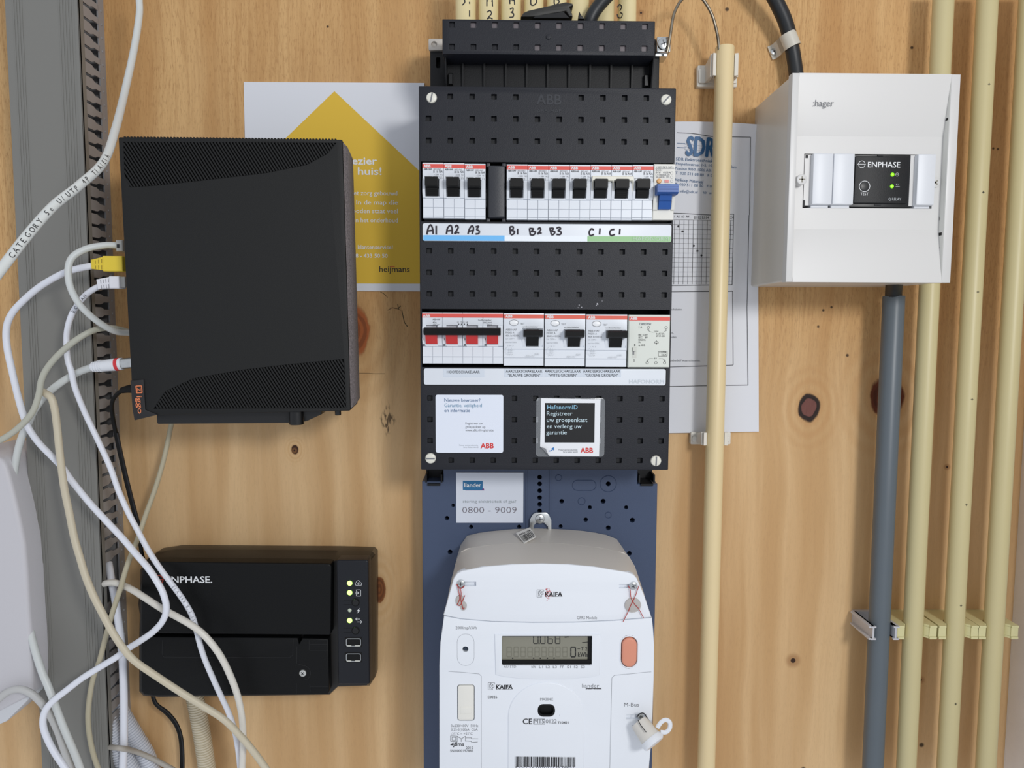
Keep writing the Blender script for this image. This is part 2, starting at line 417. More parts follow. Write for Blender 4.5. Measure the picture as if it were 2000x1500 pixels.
def chart():
    H = .003
    t = thing('wiring_chart', 'white printed group chart sheet with grid, hanging behind the cream pipe', 'paper', P(1400, 845, 0))
    # sheet edges in a slightly bowed patch
    def S(u, v):
        top = Vector((1190+290*u-0, 243-8*math.sin(u*2.6)+4*u)); bot = Vector((1190+292*u, 848-5*u))
        p = top.lerp(bot, v); return p
    g = G(); nu, nv = 10, 14; V = []; Fc = []
    for k, hh in enumerate((H-.0004, H)):
        for j in range(nv+1):
            for i in range(nu+1):
                p = S(i/nu, j/nv); V.append(P(p.x, p.y, hh+.003*(max(0, .12-j/nv)/.12)**2))
    n1 = (nu+1)*(nv+1)
    for j in range(nv):
        for i in range(nu):
            a = j*(nu+1)+i; Fc.append((n1+a, n1+a+1, n1+a+nu+2, n1+a+nu+1)); Fc.append((a, a+nu+1, a+nu+2, a+1))
    for j in range(nv):
        for i in (0, nu):
            a = j*(nu+1)+i; Fc.append((a, a+nu+1, n1+a+nu+1, n1+a))
    for i in range(nu):
        for j in (0, nv):
            a = j*(nu+1)+i; Fc.append((a, a+1, n1+a+1, n1+a))
    g.add(V, Fc); mk('sheet', g, paperw, t)
    h = H+.0002
    def hl(y): return h+.003*(max(0, .12-(y-243)/600)/.12)**2+.0001
    g = G(); W = .00055
    def L(a, b_, wd=W): g.add([P(a[0]+dx, a[1]+dy, hl(q[1])) for q, dx, dy in ((a, -.0, -.0), (b_, 0, 0))]*1, []); g.line(xz(*a, hl(a[1])), xz(*b_, hl(b_[1])), wd, max(hl(a[1]), hl(b_[1])))
    def PL(pts, wd=W):
        for a, b_ in zip(pts, pts[1:]): L(a, b_, wd)
    PL([(1322, 259), (1350, 260), (1392, 267), (1466, 268), (1463, 420), (1459, 600), (1461, 752), (1300, 755)])
    PL([(1310, 416), (1340, 417), (1390, 420), (1433, 418), (1430, 556), (1300, 558)])
    PL([(1300, 570), (1431, 569), (1432, 713), (1305, 717)])
    for k in range(14): L((1312, 429+k*9.3), (1432-k*.2, 431+k*9.1), .00022)
    for k in range(13): L((1318+k*9.1, 430), (1316+k*9, 555), .0003 if k % 4 else .0004)
    for a, b_ in ((1325, 442), (1333, 452), (1355, 480), (1362, 490), (1370, 499)):
        c = xz(a, b_, h); g.poly(circ(c[0], c[1], .0011, 8), h+.0002)
    mk('printed_grid', g, inkb, t)
    for s, a, b_, y, y1, c, m, bo in (('SDR Elektrotechniek BV', 1320, 1405, 313, 318, 5.5, inkblue, .008), ('Propellerstraat 1-5, 1059 CE', 1320, 1410, 322, 327, 5, inkblue, 0), ('Postbus 9050, 1006 AB Amster', 1319, 1412, 331, 337, 5, inkblue, 0),
                                  ('T  020 511 08 80   F 020 511', 1319, 1412, 340, 347, 5, inkblue, 0), ('Verkoop Materiaal', 1318, 1373, 353, 358, 5.5, inkblue, .006), ('T  020 511 08 50   F 020 667', 1318, 1412, 362, 368, 5, inkblue, 0),
                                  ('E   info@sdr.nl     W  www.sdr', 1318, 1412, 375, 381, 5, inkblue, 0), ('dam', 1426, 1438, 328, 329, 5, inkblue, 0)):
        tp(s, a, b_, y, c, hl(y), m, t, bo, y1)
    for s, a, b_, y in (('1  A2  A3  A4', 1317, 1346, 425), ('B1 B2 B3 B4', 1356, 1384, 427), ('C4', 1425, 1433, 427)): tp(s, a, b_, y, 4.5, h, inkb, t)
    for s, a, b_, y in (('uitschakelen.', 1305, 1333, 606), ('uit.', 1306, 1316, 652), ('schakelen.', 1301, 1322, 660), ('energiebedrijf waarschuwen.', 1296, 1368, 706)): tp(s, a, b_, y, 4, h, inkg, t)
    tp('SDR', 1340, 1395, 303, 36, hl(270), M('logo_blue', (30, 92, 142), .5), t, .03, 307)
    def stripes(g):
        for k, y in enumerate((281, 286, 291)): g.line(xz(1338, y, h+.0009), xz(1392, y+4, h+.0009), .0005, h+.0012)
    printed(t, paperw, stripes)
    printed(t, inkblue, lambda g: (g.line(xz(1322, 280, h), xz(1341, 281, h), .0005, h+.0007), g.line(xz(1322, 288, h), xz(1339, 289, h), .0005, h+.0007)))
chart()

# ================================================================= CABLE TRUNKING
def trunking():
    t = thing('cable_trunking', 'wide grey slotted cable trunking running down the left side', 'cable duct', (PX(150, 750, 0), 0, -.45))
    H = .045; pa, pb = P(22, 0, H), P(75, 1500, H); x0 = (pa.x+pb.x)/2; x1 = (PX(158, 0, H)+PX(209, 1500, H))/2
    xw = (PX(208, 0, 0)+PX(238, 1100, 0))/2
    Z0, Z1 = -.47, .45
    g = G().box(x0, xw, Z0, Z1, 0, .0022).box(x0, x0+.0015, Z0, Z1, .0022, H-.003)
    mk('base', g, trunkd, t)
    # cover with its moulded ribs
    prof = []
    def lines(c, n, p): return [c+p*(i-(n-1)/2) for i in range(n)]
    g = G().box(x0-.0012, x1, Z0, Z1, H-.0022, H, .0003)
    for c in lines(x0+.010, 4, .0024)+lines(x1-.012, 5, .0026): g.box(c-.0005, c+.0005, Z0, Z1, H, H+.0004)
    g.box(x1-.0035, x1-.0005, Z0, Z1, H, H+.0005); g.box(x1-.0015, x1, Z0, Z1, H-.008, H)
    mk('cover', g, trunk, t)
    # sloped right flank: foot strip + fingers
    xf = x1-.0005
    def fx(h): return xw+(xf-xw)*(h/.043)
    def sheet(pts, th=.0014):
        g = G(); n = len(pts); V = [(fx(h), -h, z) for z, h in pts]+[(fx(h)-th, -h, z) for z, h in pts]
        Fc = [(i, (i+1) % n, n+(i+1) % n, n+i) for i in range(n)]
        for tr in tessellate_polygon([[Vector((z, h, 0)) for z, h in pts]]): Fc.append(tuple(tr)); Fc.append(tuple(n+i for i in tr))
        return g.add(V, Fc)
    mk('foot_strip', sheet([(Z0, 0), (Z1, 0), (Z1, .0105), (Z0, .0105)]), trunkd, t)
    g = G(); z = Z0+.004
    while z < Z1: g.lathe((fx(.005), -.005, z), (1, 0, 0), [(0, .0012), (.0006, .001), (.0007, .0001)], 8); z += .0125
    mk('stud_row', g, trunkd, t)['kind'] = 'stuff'
    p = .0125; zs = P(200, 45/4, .03).z
    k0 = int((Z0-zs)/p)+1; me = None
    for k in range(k0, int((Z1-zs)/p)-1):
        za = zs+k*p
        if P(207, 1115, .03).z > za > P(207, 1172, .03).z: continue
        if me is None:
            a, b_ = .0035, p-.0035; c, d = .0014, p-.0014
            pts = [(a, .0100), (b_, .0100), (b_, .0200), (d, .0255), (d, .0425), (c, .0425), (c, .0255), (a, .0200)]
            o = mk('finger', sheet(pts), trunkd, t); me = o.data
            o.location.z = za; first = o
        else:
            o = bpy.data.objects.new('finger', me); COL.objects.link(o); o.parent = t; o.location = first.location; o.location.z = za
            WORLD[o.name] = wm(t)
    return t
trunking()

# ================================================================= PIPES, CLIPS
def pipe(name, label, top, bot, h, rpx, mat, group=None, seg=24, hollow=True, parent=None):
    """top/bot pixel ends of the axis"""
    a, b_ = P(top[0], top[1], h), P(bot[0], bot[1], h)
    xm = (a.x+b_.x)/2 if abs(a.x-b_.x) < .012 else None
    if xm: a.x = b_.x = xm
    r = rpx*mpp(*top, h)
    d = (b_-a); L_ = d.length
    g = G().lathe(a, d, [(.001, r*.82), (0, r*.86), (0, r*.97), (.0008, r), (L_, r), (L_, r*.8), (.001, r*.82)], seg)
    # drop lathe's caps so the pipe end stays open
    g.f = [f for f in g.f if len(f) == 4]
    o = mk(name, g, mat, None); tag(o, label, 'pipe', group); return o, r
cp, cr = pipe('conduit_pipe', 'cream pipe standing alone right of the black distribution board', (1411, 92), (1382, 1560), .027, 18.2, cream)
cpx = cp.location.x
gp, gr = pipe('conduit_pipe', 'thick grey pipe below the white relay enclosure', (1743, 578), (1706, 1530), .032, 20, greyp)
cpl = [('leftmost yellow pipe at the right, passing behind the white enclosure', (1847, -30), (1765, 1540)), ('middle yellow pipe at the right, marked with small crosses', (1933, -30), (1844, 1540)), ('rightmost yellow pipe, next to the grey side wall', (2016, -30), (1920, 1540))]
pxs = []
for lb, a, b_ in cpl:
    o, r = pipe('conduit_pipe', lb, a, b_, .034, 19, cream2, 'yellow pipes on the right'); pxs.append(o.location.x)
    if lb.startswith('middle'):
        g = G(); 
        for y in (164, 375, 570, 780, 986, 1183, 1375):
            x = o.location.x; hh = .034+r+.0001; z = PZ(1890, y, hh)
            g.line((x-.0012, z), (x+.0012, z), .0005, hh); g.line((x, z-.0012), (x, z+.0012), .0005, hh)
        mk('printed_cross', g, inkb, o)
# cable stub in the grey pipe
tag(mk('power_cable', G().tube([P(1748, 545, .05), P(1746, 562, .04), P(1745, 578, .034), P(1743, 620, .032)], .0075, 16), rub, None), 'short black cable entering the top of the grey pipe', 'cable')

def saddle_clip(label, px, py, x, r, hc, wpx, hpx, group):
    """white clip: foot block on the wall and two curved arms round the pipe at x"""
    x0, x1, z0, z1 = R4(px-wpx/2, py-hpx/2, px+wpx/2, py+hpx/2, .006)
    t = thing('pipe_clip', label, 'clip', ((x0+x1)/2, 0, z0), group)
    g = G().slab(rr(x0, x1, z0, z1, .001, 2), 0, .0065, .0008); g.slab(rr(x0+.001, x1-.001, z0+.003, z1-.004, .001, 2), .0065, .0085, .0006)
    mk('foot', g, clipw, t)
    zc0, zc1 = z0+.003, z1+.003
    for sgn in (-1, 1):
        n = 12; oo = []
        for k in range(n+1):
            a = R(-95+sgn*0+ (115*k/n)); oo.append((sgn*math.cos(a)*(r+.0004), math.sin(a)*(r+.0004)))
        for k in range(n, -1, -1):
            a = R(-95+115*k/n); th = .0022+.0015*(k/n > .85); oo.append((sgn*math.cos(a)*(r+th), math.sin(a)*(r+th)))
        m = len(oo); V = [(x+a, -(hc+b_), zc0) for a, b_ in oo]+[(x+a, -(hc+b_), zc1) for a, b_ in oo]
        Fc = [(i, (i+1) % m, m+(i+1) % m, m+i) for i in range(m)]
        for i in range(n): Fc.append((i, i+1, m-2-i, m-1-i)); Fc.append((m+i, m+i+1, 2*m-2-i, 2*m-1-i))
        g = G().add(V, Fc)
        # web down to the foot
        g.xprism([(zc0, .007), (zc1-.004, .007), (zc1, hc), (zc0, hc)], x+sgn*(r+.0014), x+sgn*(r+.0044))
        mk('arm', g, clipw, t)
    return t
saddle_clip('white clip holding the lone cream pipe near its top', 1401, 149, cpx, cr, .027, 78, 42, 'white clips of the cream pipe')
saddle_clip('white clip holding the lone cream pipe below the chart sheet', 1388, 856, cpx, cr, .027, 78, 24, 'white clips of the cream pipe')

def block_clip(label, x, z, r, hc, mat, w_, hgt, group, deep):
    """deep square clip block: two cheeks with a round cradle"""
    t = thing('pipe_clip', label, 'clip', (x, 0, z-hgt/2), group)
    hb = deep
    n = 14
    o = [(x-w_/2, 0), (x+w_/2, 0), (x+w_/2, hb)]
    o += [(x+r+.0035, hb), (x+r+.0035, hb-.002)]
    for k in range(n+1):
        a = R(15-210*k/n); o.append((x+(r+.0005)*math.cos(a), hc+(r+.0005)*math.sin(a)))
    o += [(x-r-.0035, hb-.002), (x-r-.0035, hb), (x-w_/2, hb)]
    o = [(min(a, X_R-.0032), b_) for a, b_ in o]
    m = len(o)
    def pr(g, z0, z1, oo):
        m = len(oo); V = [(a, -b_, z0) for a, b_ in oo]+[(a, -b_, z1) for a, b_ in oo]
        Fc = [(i, (i+1) % m, m+(i+1) % m, m+i) for i in range(m)]
        for tr in tessellate_polygon([[Vector((a, b_, 0)) for a, b_ in oo]]): Fc.append(tuple(tr)); Fc.append(tuple(m+i for i in tr))
        g.add(V, Fc)
    g = G(); pr(g, z-hgt/2+.0022, z+hgt/2-.0022, [(a, min(b_, hb-.0008) if b_ > hb-.0001 else b_) for a, b_ in o]); mk('cradle', g, mat, t)
    for z0 in (z-hgt/2, z+hgt/2-.002):
        g = G(); pr(g, z0, z0+.002, o); mk('flange', g, mat, t)
    return t
zc = PZ(1800, 1238, .045)
pitch_c = (pxs[2]-pxs[1])
for i, x in enumerate(pxs):
    block_clip(('yellow clip block on the leftmost yellow pipe', 'yellow clip block on the middle yellow pipe', 'yellow clip block on the rightmost yellow pipe')[i], x, zc, r, .034, M('clip_yellow', (216, 210, 160), .4), pitch_c-.0006, .0135, 'yellow clip blocks', .042)
gpx = gp.location.x
def grey_clip():
    t = thing('pipe_clip', 'light grey open clip gripping the grey pipe', 'clip', (gpx, 0, zc-.007))
    gm = M('clip_grey', (196, 196, 200), .35)
    for s in (-1, 1):
        g = G(); z0, z1 = zc-.0068, zc+.0068
        xx = gpx+s*(gr+.0012)
        g.box(xx-.0009, xx+.0009, z0, z1, .004, .043)
        for zz in (z0, z1-.0016): g.box(min(xx, xx+s*.0035)-.0009, max(xx, xx+s*.0035)+(.0009 if s < 0 else 0), zz, zz+.0016, .004, .043); g.box(xx-.0025, xx+.0025, zz, zz+.0016, .041, .0435)
        mk('cheek', g, gm, t)
    mk('foot', G().box(gpx-gr-.002, gpx+gr+.002, zc-.0068, zc+.0068, 0, .005), gm, t)
grey_clip()

# conduits above the board with marker writing
tops = [(889, 930), (934, 974), (978, 1018), (1023, 1062), (1067, 1107), (1111, 1151), (1162, 1200), (1206, 1243)]
names = ['leftmost upright pale pipe above the board, faint marks', 'second pale pipe from the left above the board, marked A 2', 'third pale pipe from the left above the board, marked A 3', 'pale pipe above the board marked D, left of the cracked cap', 'pale pipe above the board marked B, behind the cracked cap', 'unmarked pale pipe above the board, right of the cracked cap', 'pale pipe above the board, crossed by the black cable', 'rightmost pale pipe above the board, sideways marks']
marks = [[[(905, -6), (908, 4), (903, 10)], [(917, 3), (917, 7)], [(917, 20), (917, 32)]],
         [[(951, -12), (951, 12)], [(961, -12), (962, 12)], [(951, 2), (962, 2)], [(951, 24), (957, 21), (960, 26), (956, 32), (952, 37), (957, 35), (962, 37)]],
         [[(994, -10), (996, 8)], [(1004, -10), (1005, 9)], [(995, 2), (1004, 1)], [(996, 18), (1002, 16), (1001, 23), (998, 24), (1003, 27), (1002, 33), (995, 34)]],
         [[(1037, -10), (1037, 8), (1043, 10), (1048, 4), (1047, -6)]],
         [[(1083, -10), (1083, 8), (1089, 8), (1092, 2), (1084, -2)], [(1083, -2), (1091, -8)]],
         [], [], [[(1207, 10), (1212, 5), (1215, 12), (1212, 18)], [(1207, 24), (1209, 30), (1214, 32), (1216, 26), (1213, 22)]]]
for (a, b_), lb, mks in zip(tops, names, marks):
    xc = (a+b_)/2; h = .058; rp = (b_-a)/2-.5
    o, r_ = pipe('conduit_pipe', lb, (xc, -60), (xc, 120), h, rp, creamt, 'pale pipes above the board')
    # keep pipes below the terminal cover depth
    if mks:
        g = G()
        for s_ in mks:
            pts = []
            for q in s_:
                c = P(q[0], q[1], h+r_*.97); dx = max(-.9, min(.9, (c.x-o.location.x)/r_)); pts.append(Vector((c.x, -(h+r_*math.sqrt(1-dx*dx)), c.z)))
            g.tube(pts, .0006, seg=6, n=4, flat=.5)
        mk('marker_writing', g, inkb, o)

# ================================================================= DISTRIBUTION BOARD
HB = .094
bx0 = (PX(820, 168, HB)+PX(820, 915, HB))/2; bx1 = (PX(1324, 172, HB)+PX(1302, 920, HB))/2
bz1 = PZ(1070, 170, HB); bz0 = PZ(1061, 917.5, HB)
db = thing('distribution_board', 'tall black electrical distribution board with breakers in two rows', 'fuse box', ((bx0+bx1)/2, 0, bz0))
def ZB(y, h=HB): return PZ(1065, y, h)
xc0 = PX(837, 232, HB); cp_ = (PX(1304, 234, HB)-xc0)/11
cols = [xc0+cp_*k for k in range(12)]
hs = 5.4*mpp(1065, 500, HB)
def sq(x, z, s=hs): return rr(x-s, x+s, z-s, z+s, .0004, 1)
holes = []
for y, ks in ((190, (1, 2, 3, 4, 7, 8, 9, 10)), (233, range(12)), (276, range(12)), (491, range(12)), (533, range(12)), (575, range(12)), (778, range(12)), (819.5, range(12)), (861, range(12)), (899, range(1, 11))):
    for k in ks: holes.append(sq(cols[k], ZB(y)))
w1 = rect(*R4(822, 317, 1316, 434, HB)); w2 = rect(*R4(824, 604, 1308, 717, HB))
w1 = rect(bx0+.0014, bx1-.0014, ZB(434), ZB(317)); w2 = rect(bx0+.0014, bx1-.0014, ZB(718), ZB(604))
g = G().slab(rr(bx0, bx1, bz0, bz1, .0008, 2), .084, HB, .0006, holes=holes+[w1, w2], hf=None)
mk('cover_plate', g, platem, db)
g = G()
for hh in holes:
    x = sum(p[0] for p in hh)/len(hh); z = sum(p[1] for p in hh)/len(hh); g.slab(sq(x, z, hs*1.12), .0855, .0900)
mk('knockout_row', g, holem, db)['kind'] = 'stuff'
# body behind the plate (tray with open front, so the windows look into depth)
g = G().box(bx0+.004, bx1-.004, bz0+.004, bz1-.002, 0, .055)
for xx in (bx0+.0002, bx1-.0010): g.box(xx, xx+.0008, bz0+.001, bz1-.001, .0, .084)
for zz in (bz0+.001, bz1-.003): g.box(bx0+.001, bx1-.001, zz, zz+.002, 0, .084)
mk('body', g, deepm, db)
for y in (375, 662): mk('mounting_rail', G().box(bx0+.005, bx1-.005, ZB(y+18), ZB(y-18), .055, .060), steel, db)
# knock-through seen under the plate edge
for (x, y, a) in ((843, 191, 78), (1301, 195, 48), (841, 895, 0), (1281, 900, 88)):
    screw(db, x, y, HB, 10.5, M('screw_white_plastic', (226, 224, 212), .4), 'single', a, inkg, 'cover_screw', 'white plastic slotted screw')
tp('ABB', 1048, 1096, 204, 19, HB+.0002, M('embossed_black', (46, 48, 54), .3), db, .02)
tp('ABB-HAF', 1048, 1096, 220, 7, HB+.0002, MT['embossed_black'], db, .0)

# terminal cover above
t0, t1, tz0, tz1 = R4(864, 39, 1279, 107, .098)
hol = []; lightholes = []
txc = [PX(883+41.85*k, 50, .098) for k in range(10)]
for j, y in enumerate((50, 93)):
    for k in range(10):
        c = (txc[k], PZ(1070, y, .098)); q = sq(c[0], c[1], hs*1.02); hol.append(q)
g = G().slab(rr(t0, t1, tz0, tz1, .0006, 2), .068, .098, .0006, holes=hol, hf=.0955)
mk('terminal_cover', g, platem, db)
g = G()
for i, q in enumerate(hol):
    j, k = divmod(i, 10)
    if (j == 0 and k > 0) or (j == 1 and k > 3): g.poly(q, .0957)
mk('knockout_plug', g, holel, db, 'greyish square knock-outs')['kind'] = 'stuff'  # lighter grey floors stand in for the reflection in these knock-outs
mk('cover_stud', G().lathe(P(1071, 72, .098), (0, -1, 0), [(0, .0022), (.0008, .0020), (.001, .0006)], 14), platem, db)
# ribbed block beneath
f0, f1, fz0, fz1 = R4(874, 106, 1268, 172, .072)
g = G().box(f0, f1, fz0-.006, fz1+.004, 0, .072)
mk('terminal_block', g, deepm, db)
for px in (904, 946, 988, 1029, 1070, 1112, 1153, 1194, 1235):
    x = PX(px, 140, .076); mk('rib', G().xprism([(fz0-.006, .072), (fz1+.004, .072), (fz1+.004, .0765), (fz0-.006, .0745)], x-.0008, x+.0008), deepm, db)
for x in (f0, f1):
    s = 1 if x == f0 else -1
    mk('latch', G().box(x+s*.001, x+s*.005, PZ(1065, 165, .078), PZ(1065, 143, .078), .072, .0765, .0005), black, db)
    mk('end_wall', G().xprism([(fz0-.004, .070), (fz1, .070), (fz1, .094), (fz0-.004, .078)], x-s*.001, x), deepm, db)
# side wings of the back plate
for a, b_ in ((840, 882), (1262, 1288)):
    x0, x1, z0, z1 = R4(a, 76, b_, 176, .042)
    hl_ = rr(*R4(852, 112, 860, 133, .042), .0008, 2)
    mk('back_wing', G().slab(rr(x0, x1, z0, z1, .001, 2), 0, .042, .0006, holes=[hl_] if a < 1000 else [], hf=.03), deepm, db)
x0, x1, z0, z1 = R4(837, 76, 866, 98, .045); c = xz(848, 87, .045)
mk('fixing_bracket', G().slab(rr(x0, x1, z0, z1, .001, 2), .042, .0455, .0003, holes=[circ(c[0], c[1], .0028, 14)], hf=.0425), M('bracket_metal', (196, 190, 182), .45, metal=.3), db, 'pale metal tab with a round hole')
x0, x1, z0, z1 = R4(1282, 73, 1309, 103, .05)
mk('earth_clamp', G().slab(rr(x0, x1, z0, z1, .001, 2), .03, .052, .0008).box(x0, x1-.002, z0-.002, z0, .03, .047), steel, db, 'shiny metal earthing clamp')
screw(db, 1296, 86, .052, 12.5, steel, 'cross', 20, inkg, 'clamp_screw')

# label strips
def strip(y0, y1, xa, xb, name, lab):
    x0, x1, z0, z1 = PX(xa, (y0+y1)/2, HB), PX(xb, (y0+y1)/2, HB), ZB(y1), ZB(y0)
    mk('strip_frame', G().slab(rr(x0-.0006, x1+.0008, z0-.0008, z1+.0004, .002, 3), HB-.001, HB+.0001), deepm, db)
    return mk(name, G().slab(rr(x0, x1, z0, z1, .0018, 4), HB, HB+.0009, .0004), breakw, db, lab), x0, x1, z0, z1
HS = HB+.0010
s1, x0, x1, z0, z1 = strip(437.5, 472, 825.5, 1311, 'label_strip', 'group strip with handwritten A1 to C1 and coloured bands')
zb = z0+(z1-z0)*.32
xs = [x0+.0006, PX(985.5, 455, HB), PX(1147, 455, HB), x1-.0006]
for a, b_, m, nm in ((0, 1, M('band_blue', (112, 188, 244), .5), 'blue_band'), (1, 2, M('band_white', (240, 246, 252), .5), 'white_band'), (2, 3, M('band_green', (156, 200, 146), .5), 'green_band')):
    mk(nm, G().slab(rr(xs[a], xs[b_], z0+.0003, zb, .0003, 2), HS-.0002, HS+.0001), m, s1)
tp('HAFONORM', 1236, 1306, 470, 7.5, HS+.0002, M('print_pale_green', (182, 208, 182), .5), s1, .012)
hw = [[(834, 458), (836, 447), (841, 439), (845, 447), (846, 457)], [(836, 451), (845, 450)], [(852, 441), (852, 458)],
      [(872, 457), (874, 446), (880, 440), (883, 447), (883, 457)], [(873, 451), (883, 450)], [(889, 444), (892, 440), (895, 444), (892, 450), (888, 456), (893, 454), (897, 455)],
      [(914, 457), (917, 447), (922, 441), (925, 447), (922, 457)], [(915, 452), (923, 450)], [(929, 443), (935, 442), (931, 448), (936, 451), (935, 456), (929, 457)],
      [(996, 443), (997, 458)], [(996, 443), (1002, 443), (1002, 448), (998, 450), (1005, 452), (1003, 457), (998, 459)], [(1011, 447), (1011, 458)],
      [(1034, 446), (1036, 459)], [(1034, 446), (1042, 447), (1038, 452), (1046, 453), (1042, 459), (1036, 459)], [(1050, 448), (1054, 445), (1056, 449), (1050, 457), (1054, 455), (1058, 456)],
      [(1074, 446), (1077, 458)], [(1073, 446), (1081, 446), (1078, 451), (1084, 453), (1081, 458), (1077, 459)], [(1087, 446), (1092, 444), (1095, 447), (1090, 450.5), (1096, 453.5), (1094, 458), (1087, 458)],
      [(1160, 449), (1155, 447), (1151, 453), (1153, 460), (1160, 458)], [(1172, 446), (1171, 458)], [(1200, 448), (1194, 449), (1191, 455), (1194, 460), (1201, 458)], [(1211, 447), (1210, 458)]]
g = G()
for s_ in hw: stroke(g, s_, HS+.0001, .0008)
mk('marker_writing', g, M('marker_ink', (34, 26, 40), .6), s1)
s2, x0, x1, z0, z1 = strip(720, 752, 828, 1300, 'label_strip', 'white strip naming the main switch and earth-leakage groups')
g = G()
for a, b_ in ((866, 946), (985, 1062), (1064, 1138), (1139, 1213)): g.slab(rect(*R4(a, 721, b_, 736, HS)), HS-.0003, HS+.0002)
mk('paper_label', g, M('label_paper', (212, 220, 230), .6), s2)
for s_, a, b_, y in (('HOOFDSCHAKELAAR', 873, 937, 729), ('AARDLEKSCHAKELAAR', 988, 1059, 727.5), ('"BLAUWE GROEPEN"', 992, 1055, 735.5), ('AARDLEKSCHAKELAAR', 1064, 1134, 727.5), ('"WITTE GROEPEN"', 1071, 1127, 735.5), ('AARDLEKSCHAKELAAR', 1139, 1211, 727.5), ('"GROENE GROEPEN"', 1143, 1207, 735.5)):
    tp(s_, a, b_, y, 5.2, HS+.0003, inkb, s2)
tp('HAFONORM', 1229, 1297, 749, 7.5, HS+.0001, M('print_pale', (206, 214, 220), .5), s2, .012)

# stickers on the board
st = mk('service_sticker', G().slab(rr(*R4(851, 771, 983, 884, HB), .0018, 4), HB, HB+.0004), M('sticker_white', (228, 234, 246), .45), db, 'white registration sticker with rounded corners')
h = HB+.0004
for s_, a, b_, y, c, m in (('Nieuwe bewoner?', 868, 938, 785, 7, inkblue), ('Garantie, veiligheid', 868, 941, 795, 7, M('print_mid_blue', (92, 140, 170), .5)), ('en informatie', 868, 918, 805, 7, inkblue),
                           ('Registreer uw', 909, 943, 829, 4.5, inkg), ('groepenkast op', 909, 948, 836, 4.5, inkg), ('www.abb.nl/registratie', 909, 964, 842.5, 4.5, inkg), ('Power and productivity', 897, 934, 871, 3, inkl), ('for a better world', 905, 934, 875, 3, inkl)):
    tp(s_, a, b_, y, c, h, m, st)
tp('ABB', 939, 964, 875.5, 10, h, inkr, st, .03)
sf = mk('film_pocket', G().slab(rr(*R4(1047, 777, 1181, 892, HB), .003, 4), HB, HB+.0004, .0002), clear, db, 'clear film pocket around the registration card')
sq2 = mk('registration_card', G().slab(pp([(1057, 778), (1173, 780), (1170, 891), (1073, 890), (1055, 872)], HB+.0006), HB+.0002, HB+.0008), M('card_white', (236, 238, 242), .4), sf, 'white card with black square')
mk('black_square', G().slab(rect(*R4(1064, 787, 1161, 864, HB)), HB+.0007, HB+.0010), M('card_black', (18, 18, 20), .35), db, 'black printed square of the card')
g = G(); a, b_, c = P(1055, 872, HB+.001), P(1073, 890, HB+.001), P(1059, 874, HB+.0045); d = P(1071, 888, HB+.0035); e = P(1066, 876, HB+.004)
g.add([a, b_, d, e, c], [(0, 1, 2, 3), (0, 3, 4)]); mk('curled_corner', g, M('curl_grey', (196, 196, 198), .3), sf)
h = HB+.0011
tp('HafonormID', 1069, 1128, 799.5, 8.5, h, inksky, db)
for s_, a, b_, y in (('Registreer', 1068, 1118, 811.5), ('uw groepenkast', 1068, 1147, 824), ('en verleng uw', 1068, 1136, 836.5), ('garantie', 1067, 1107, 848.5)): tp(s_, a, b_, y, 8.2, h, M('print_ice', (204, 226, 234), .5), db)
tp('ABB', 1134, 1158, 884.5, 10, HB+.0009, inkr, sf, .03)
tp('Power and productivity', 1091, 1128, 880, 3, HB+.0009, inkg, sf); tp('for a better world', 1100, 1128, 884, 3, HB+.0009, inkg, sf)
printed(sf, M('arrow_blue', (40, 120, 190), .5), lambda g: (g.tube([P(1072, 881, HB+.001), P(1077, 880, HB+.001), P(1080, 876.5, HB+.001)], .0004, 6, 4, flat=.3), g.poly(pp([(1077, 876), (1082, 873), (1082, 880)], HB+.001), HB+.0011)), 'blue_arrow')

# scuffs of white paint at the lower edge of the plate
g = G()
for x, y, r_ in ((1131, 596, .0010), (1167, 594, .0012), (1165, 597, .0007), (1136, 600, .0006), (1129, 601, .0005), (1176, 588, .0004)):
    c = xz(x, y, HB); g.poly([(c[0]+r_*random.uniform(.4, 1)*math.cos(k), c[1]+r_*random.uniform(.4, 1)*math.sin(k)) for k in (0, 1, 2, 3, 4, 5)], HB+.0001)
mk('paint_speck', g, M('speck', (190, 190, 196), .6), db)['kind'] = 'stuff'

# ================================================================= BREAKERS
HM = .0965
mp_ = mpp(1065, 375, HM)
bx = PX(825.5, 375, HM); bp_ = (PX(1275, 375, HM)-bx)/11
def ZM(y): return PZ(1065, y, HM)
def seams(g, xs, zs, h, gap=.00022, bev=.00025):
    for i in range(len(xs)-1):
        for j in range(len(zs)-1): g.box(xs[i]+gap/2, xs[i+1]-gap/2, zs[j]+gap/2, zs[j+1]-gap/2, h-.002, h, bev)
def lever(x0, x1, yt, ym, yb, hbase, hp, narrow=0.0, mat=tblack):
    """rocker toggle: proud grip at the top, stepped shank below"""
    zt, zm, zb_ = ZM(yt), ZM(ym), ZM(yb)
    g = G().xprism([(zb_, hbase-.004), (zt-.001, hbase-.004), (zt, hbase+hp*.6), (zt-.0006, hbase+hp), (zm+.001, hbase+hp), (zm, hbase+hp*.5), (zb_, hbase+hp*.22)], x0+narrow, x1-narrow)
    g.xprism([(zm+.0005, hbase), (zt-.0008, hbase), (zt-.0002, hbase+hp*.7), (zt-.001, hbase+hp+.0005), (zm+.0015, hbase+hp+.0005), (zm+.0005, hbase+hp*.8)], x0, x1)
    for k in (.25, .5, .75): z = zb_+(zm-zb_)*k; g.box(x0+narrow+.0005, x1-narrow-.0005, z-.0001, z+.0001, hbase, hbase+hp*(.22+.28*k)+.0003)
    return g
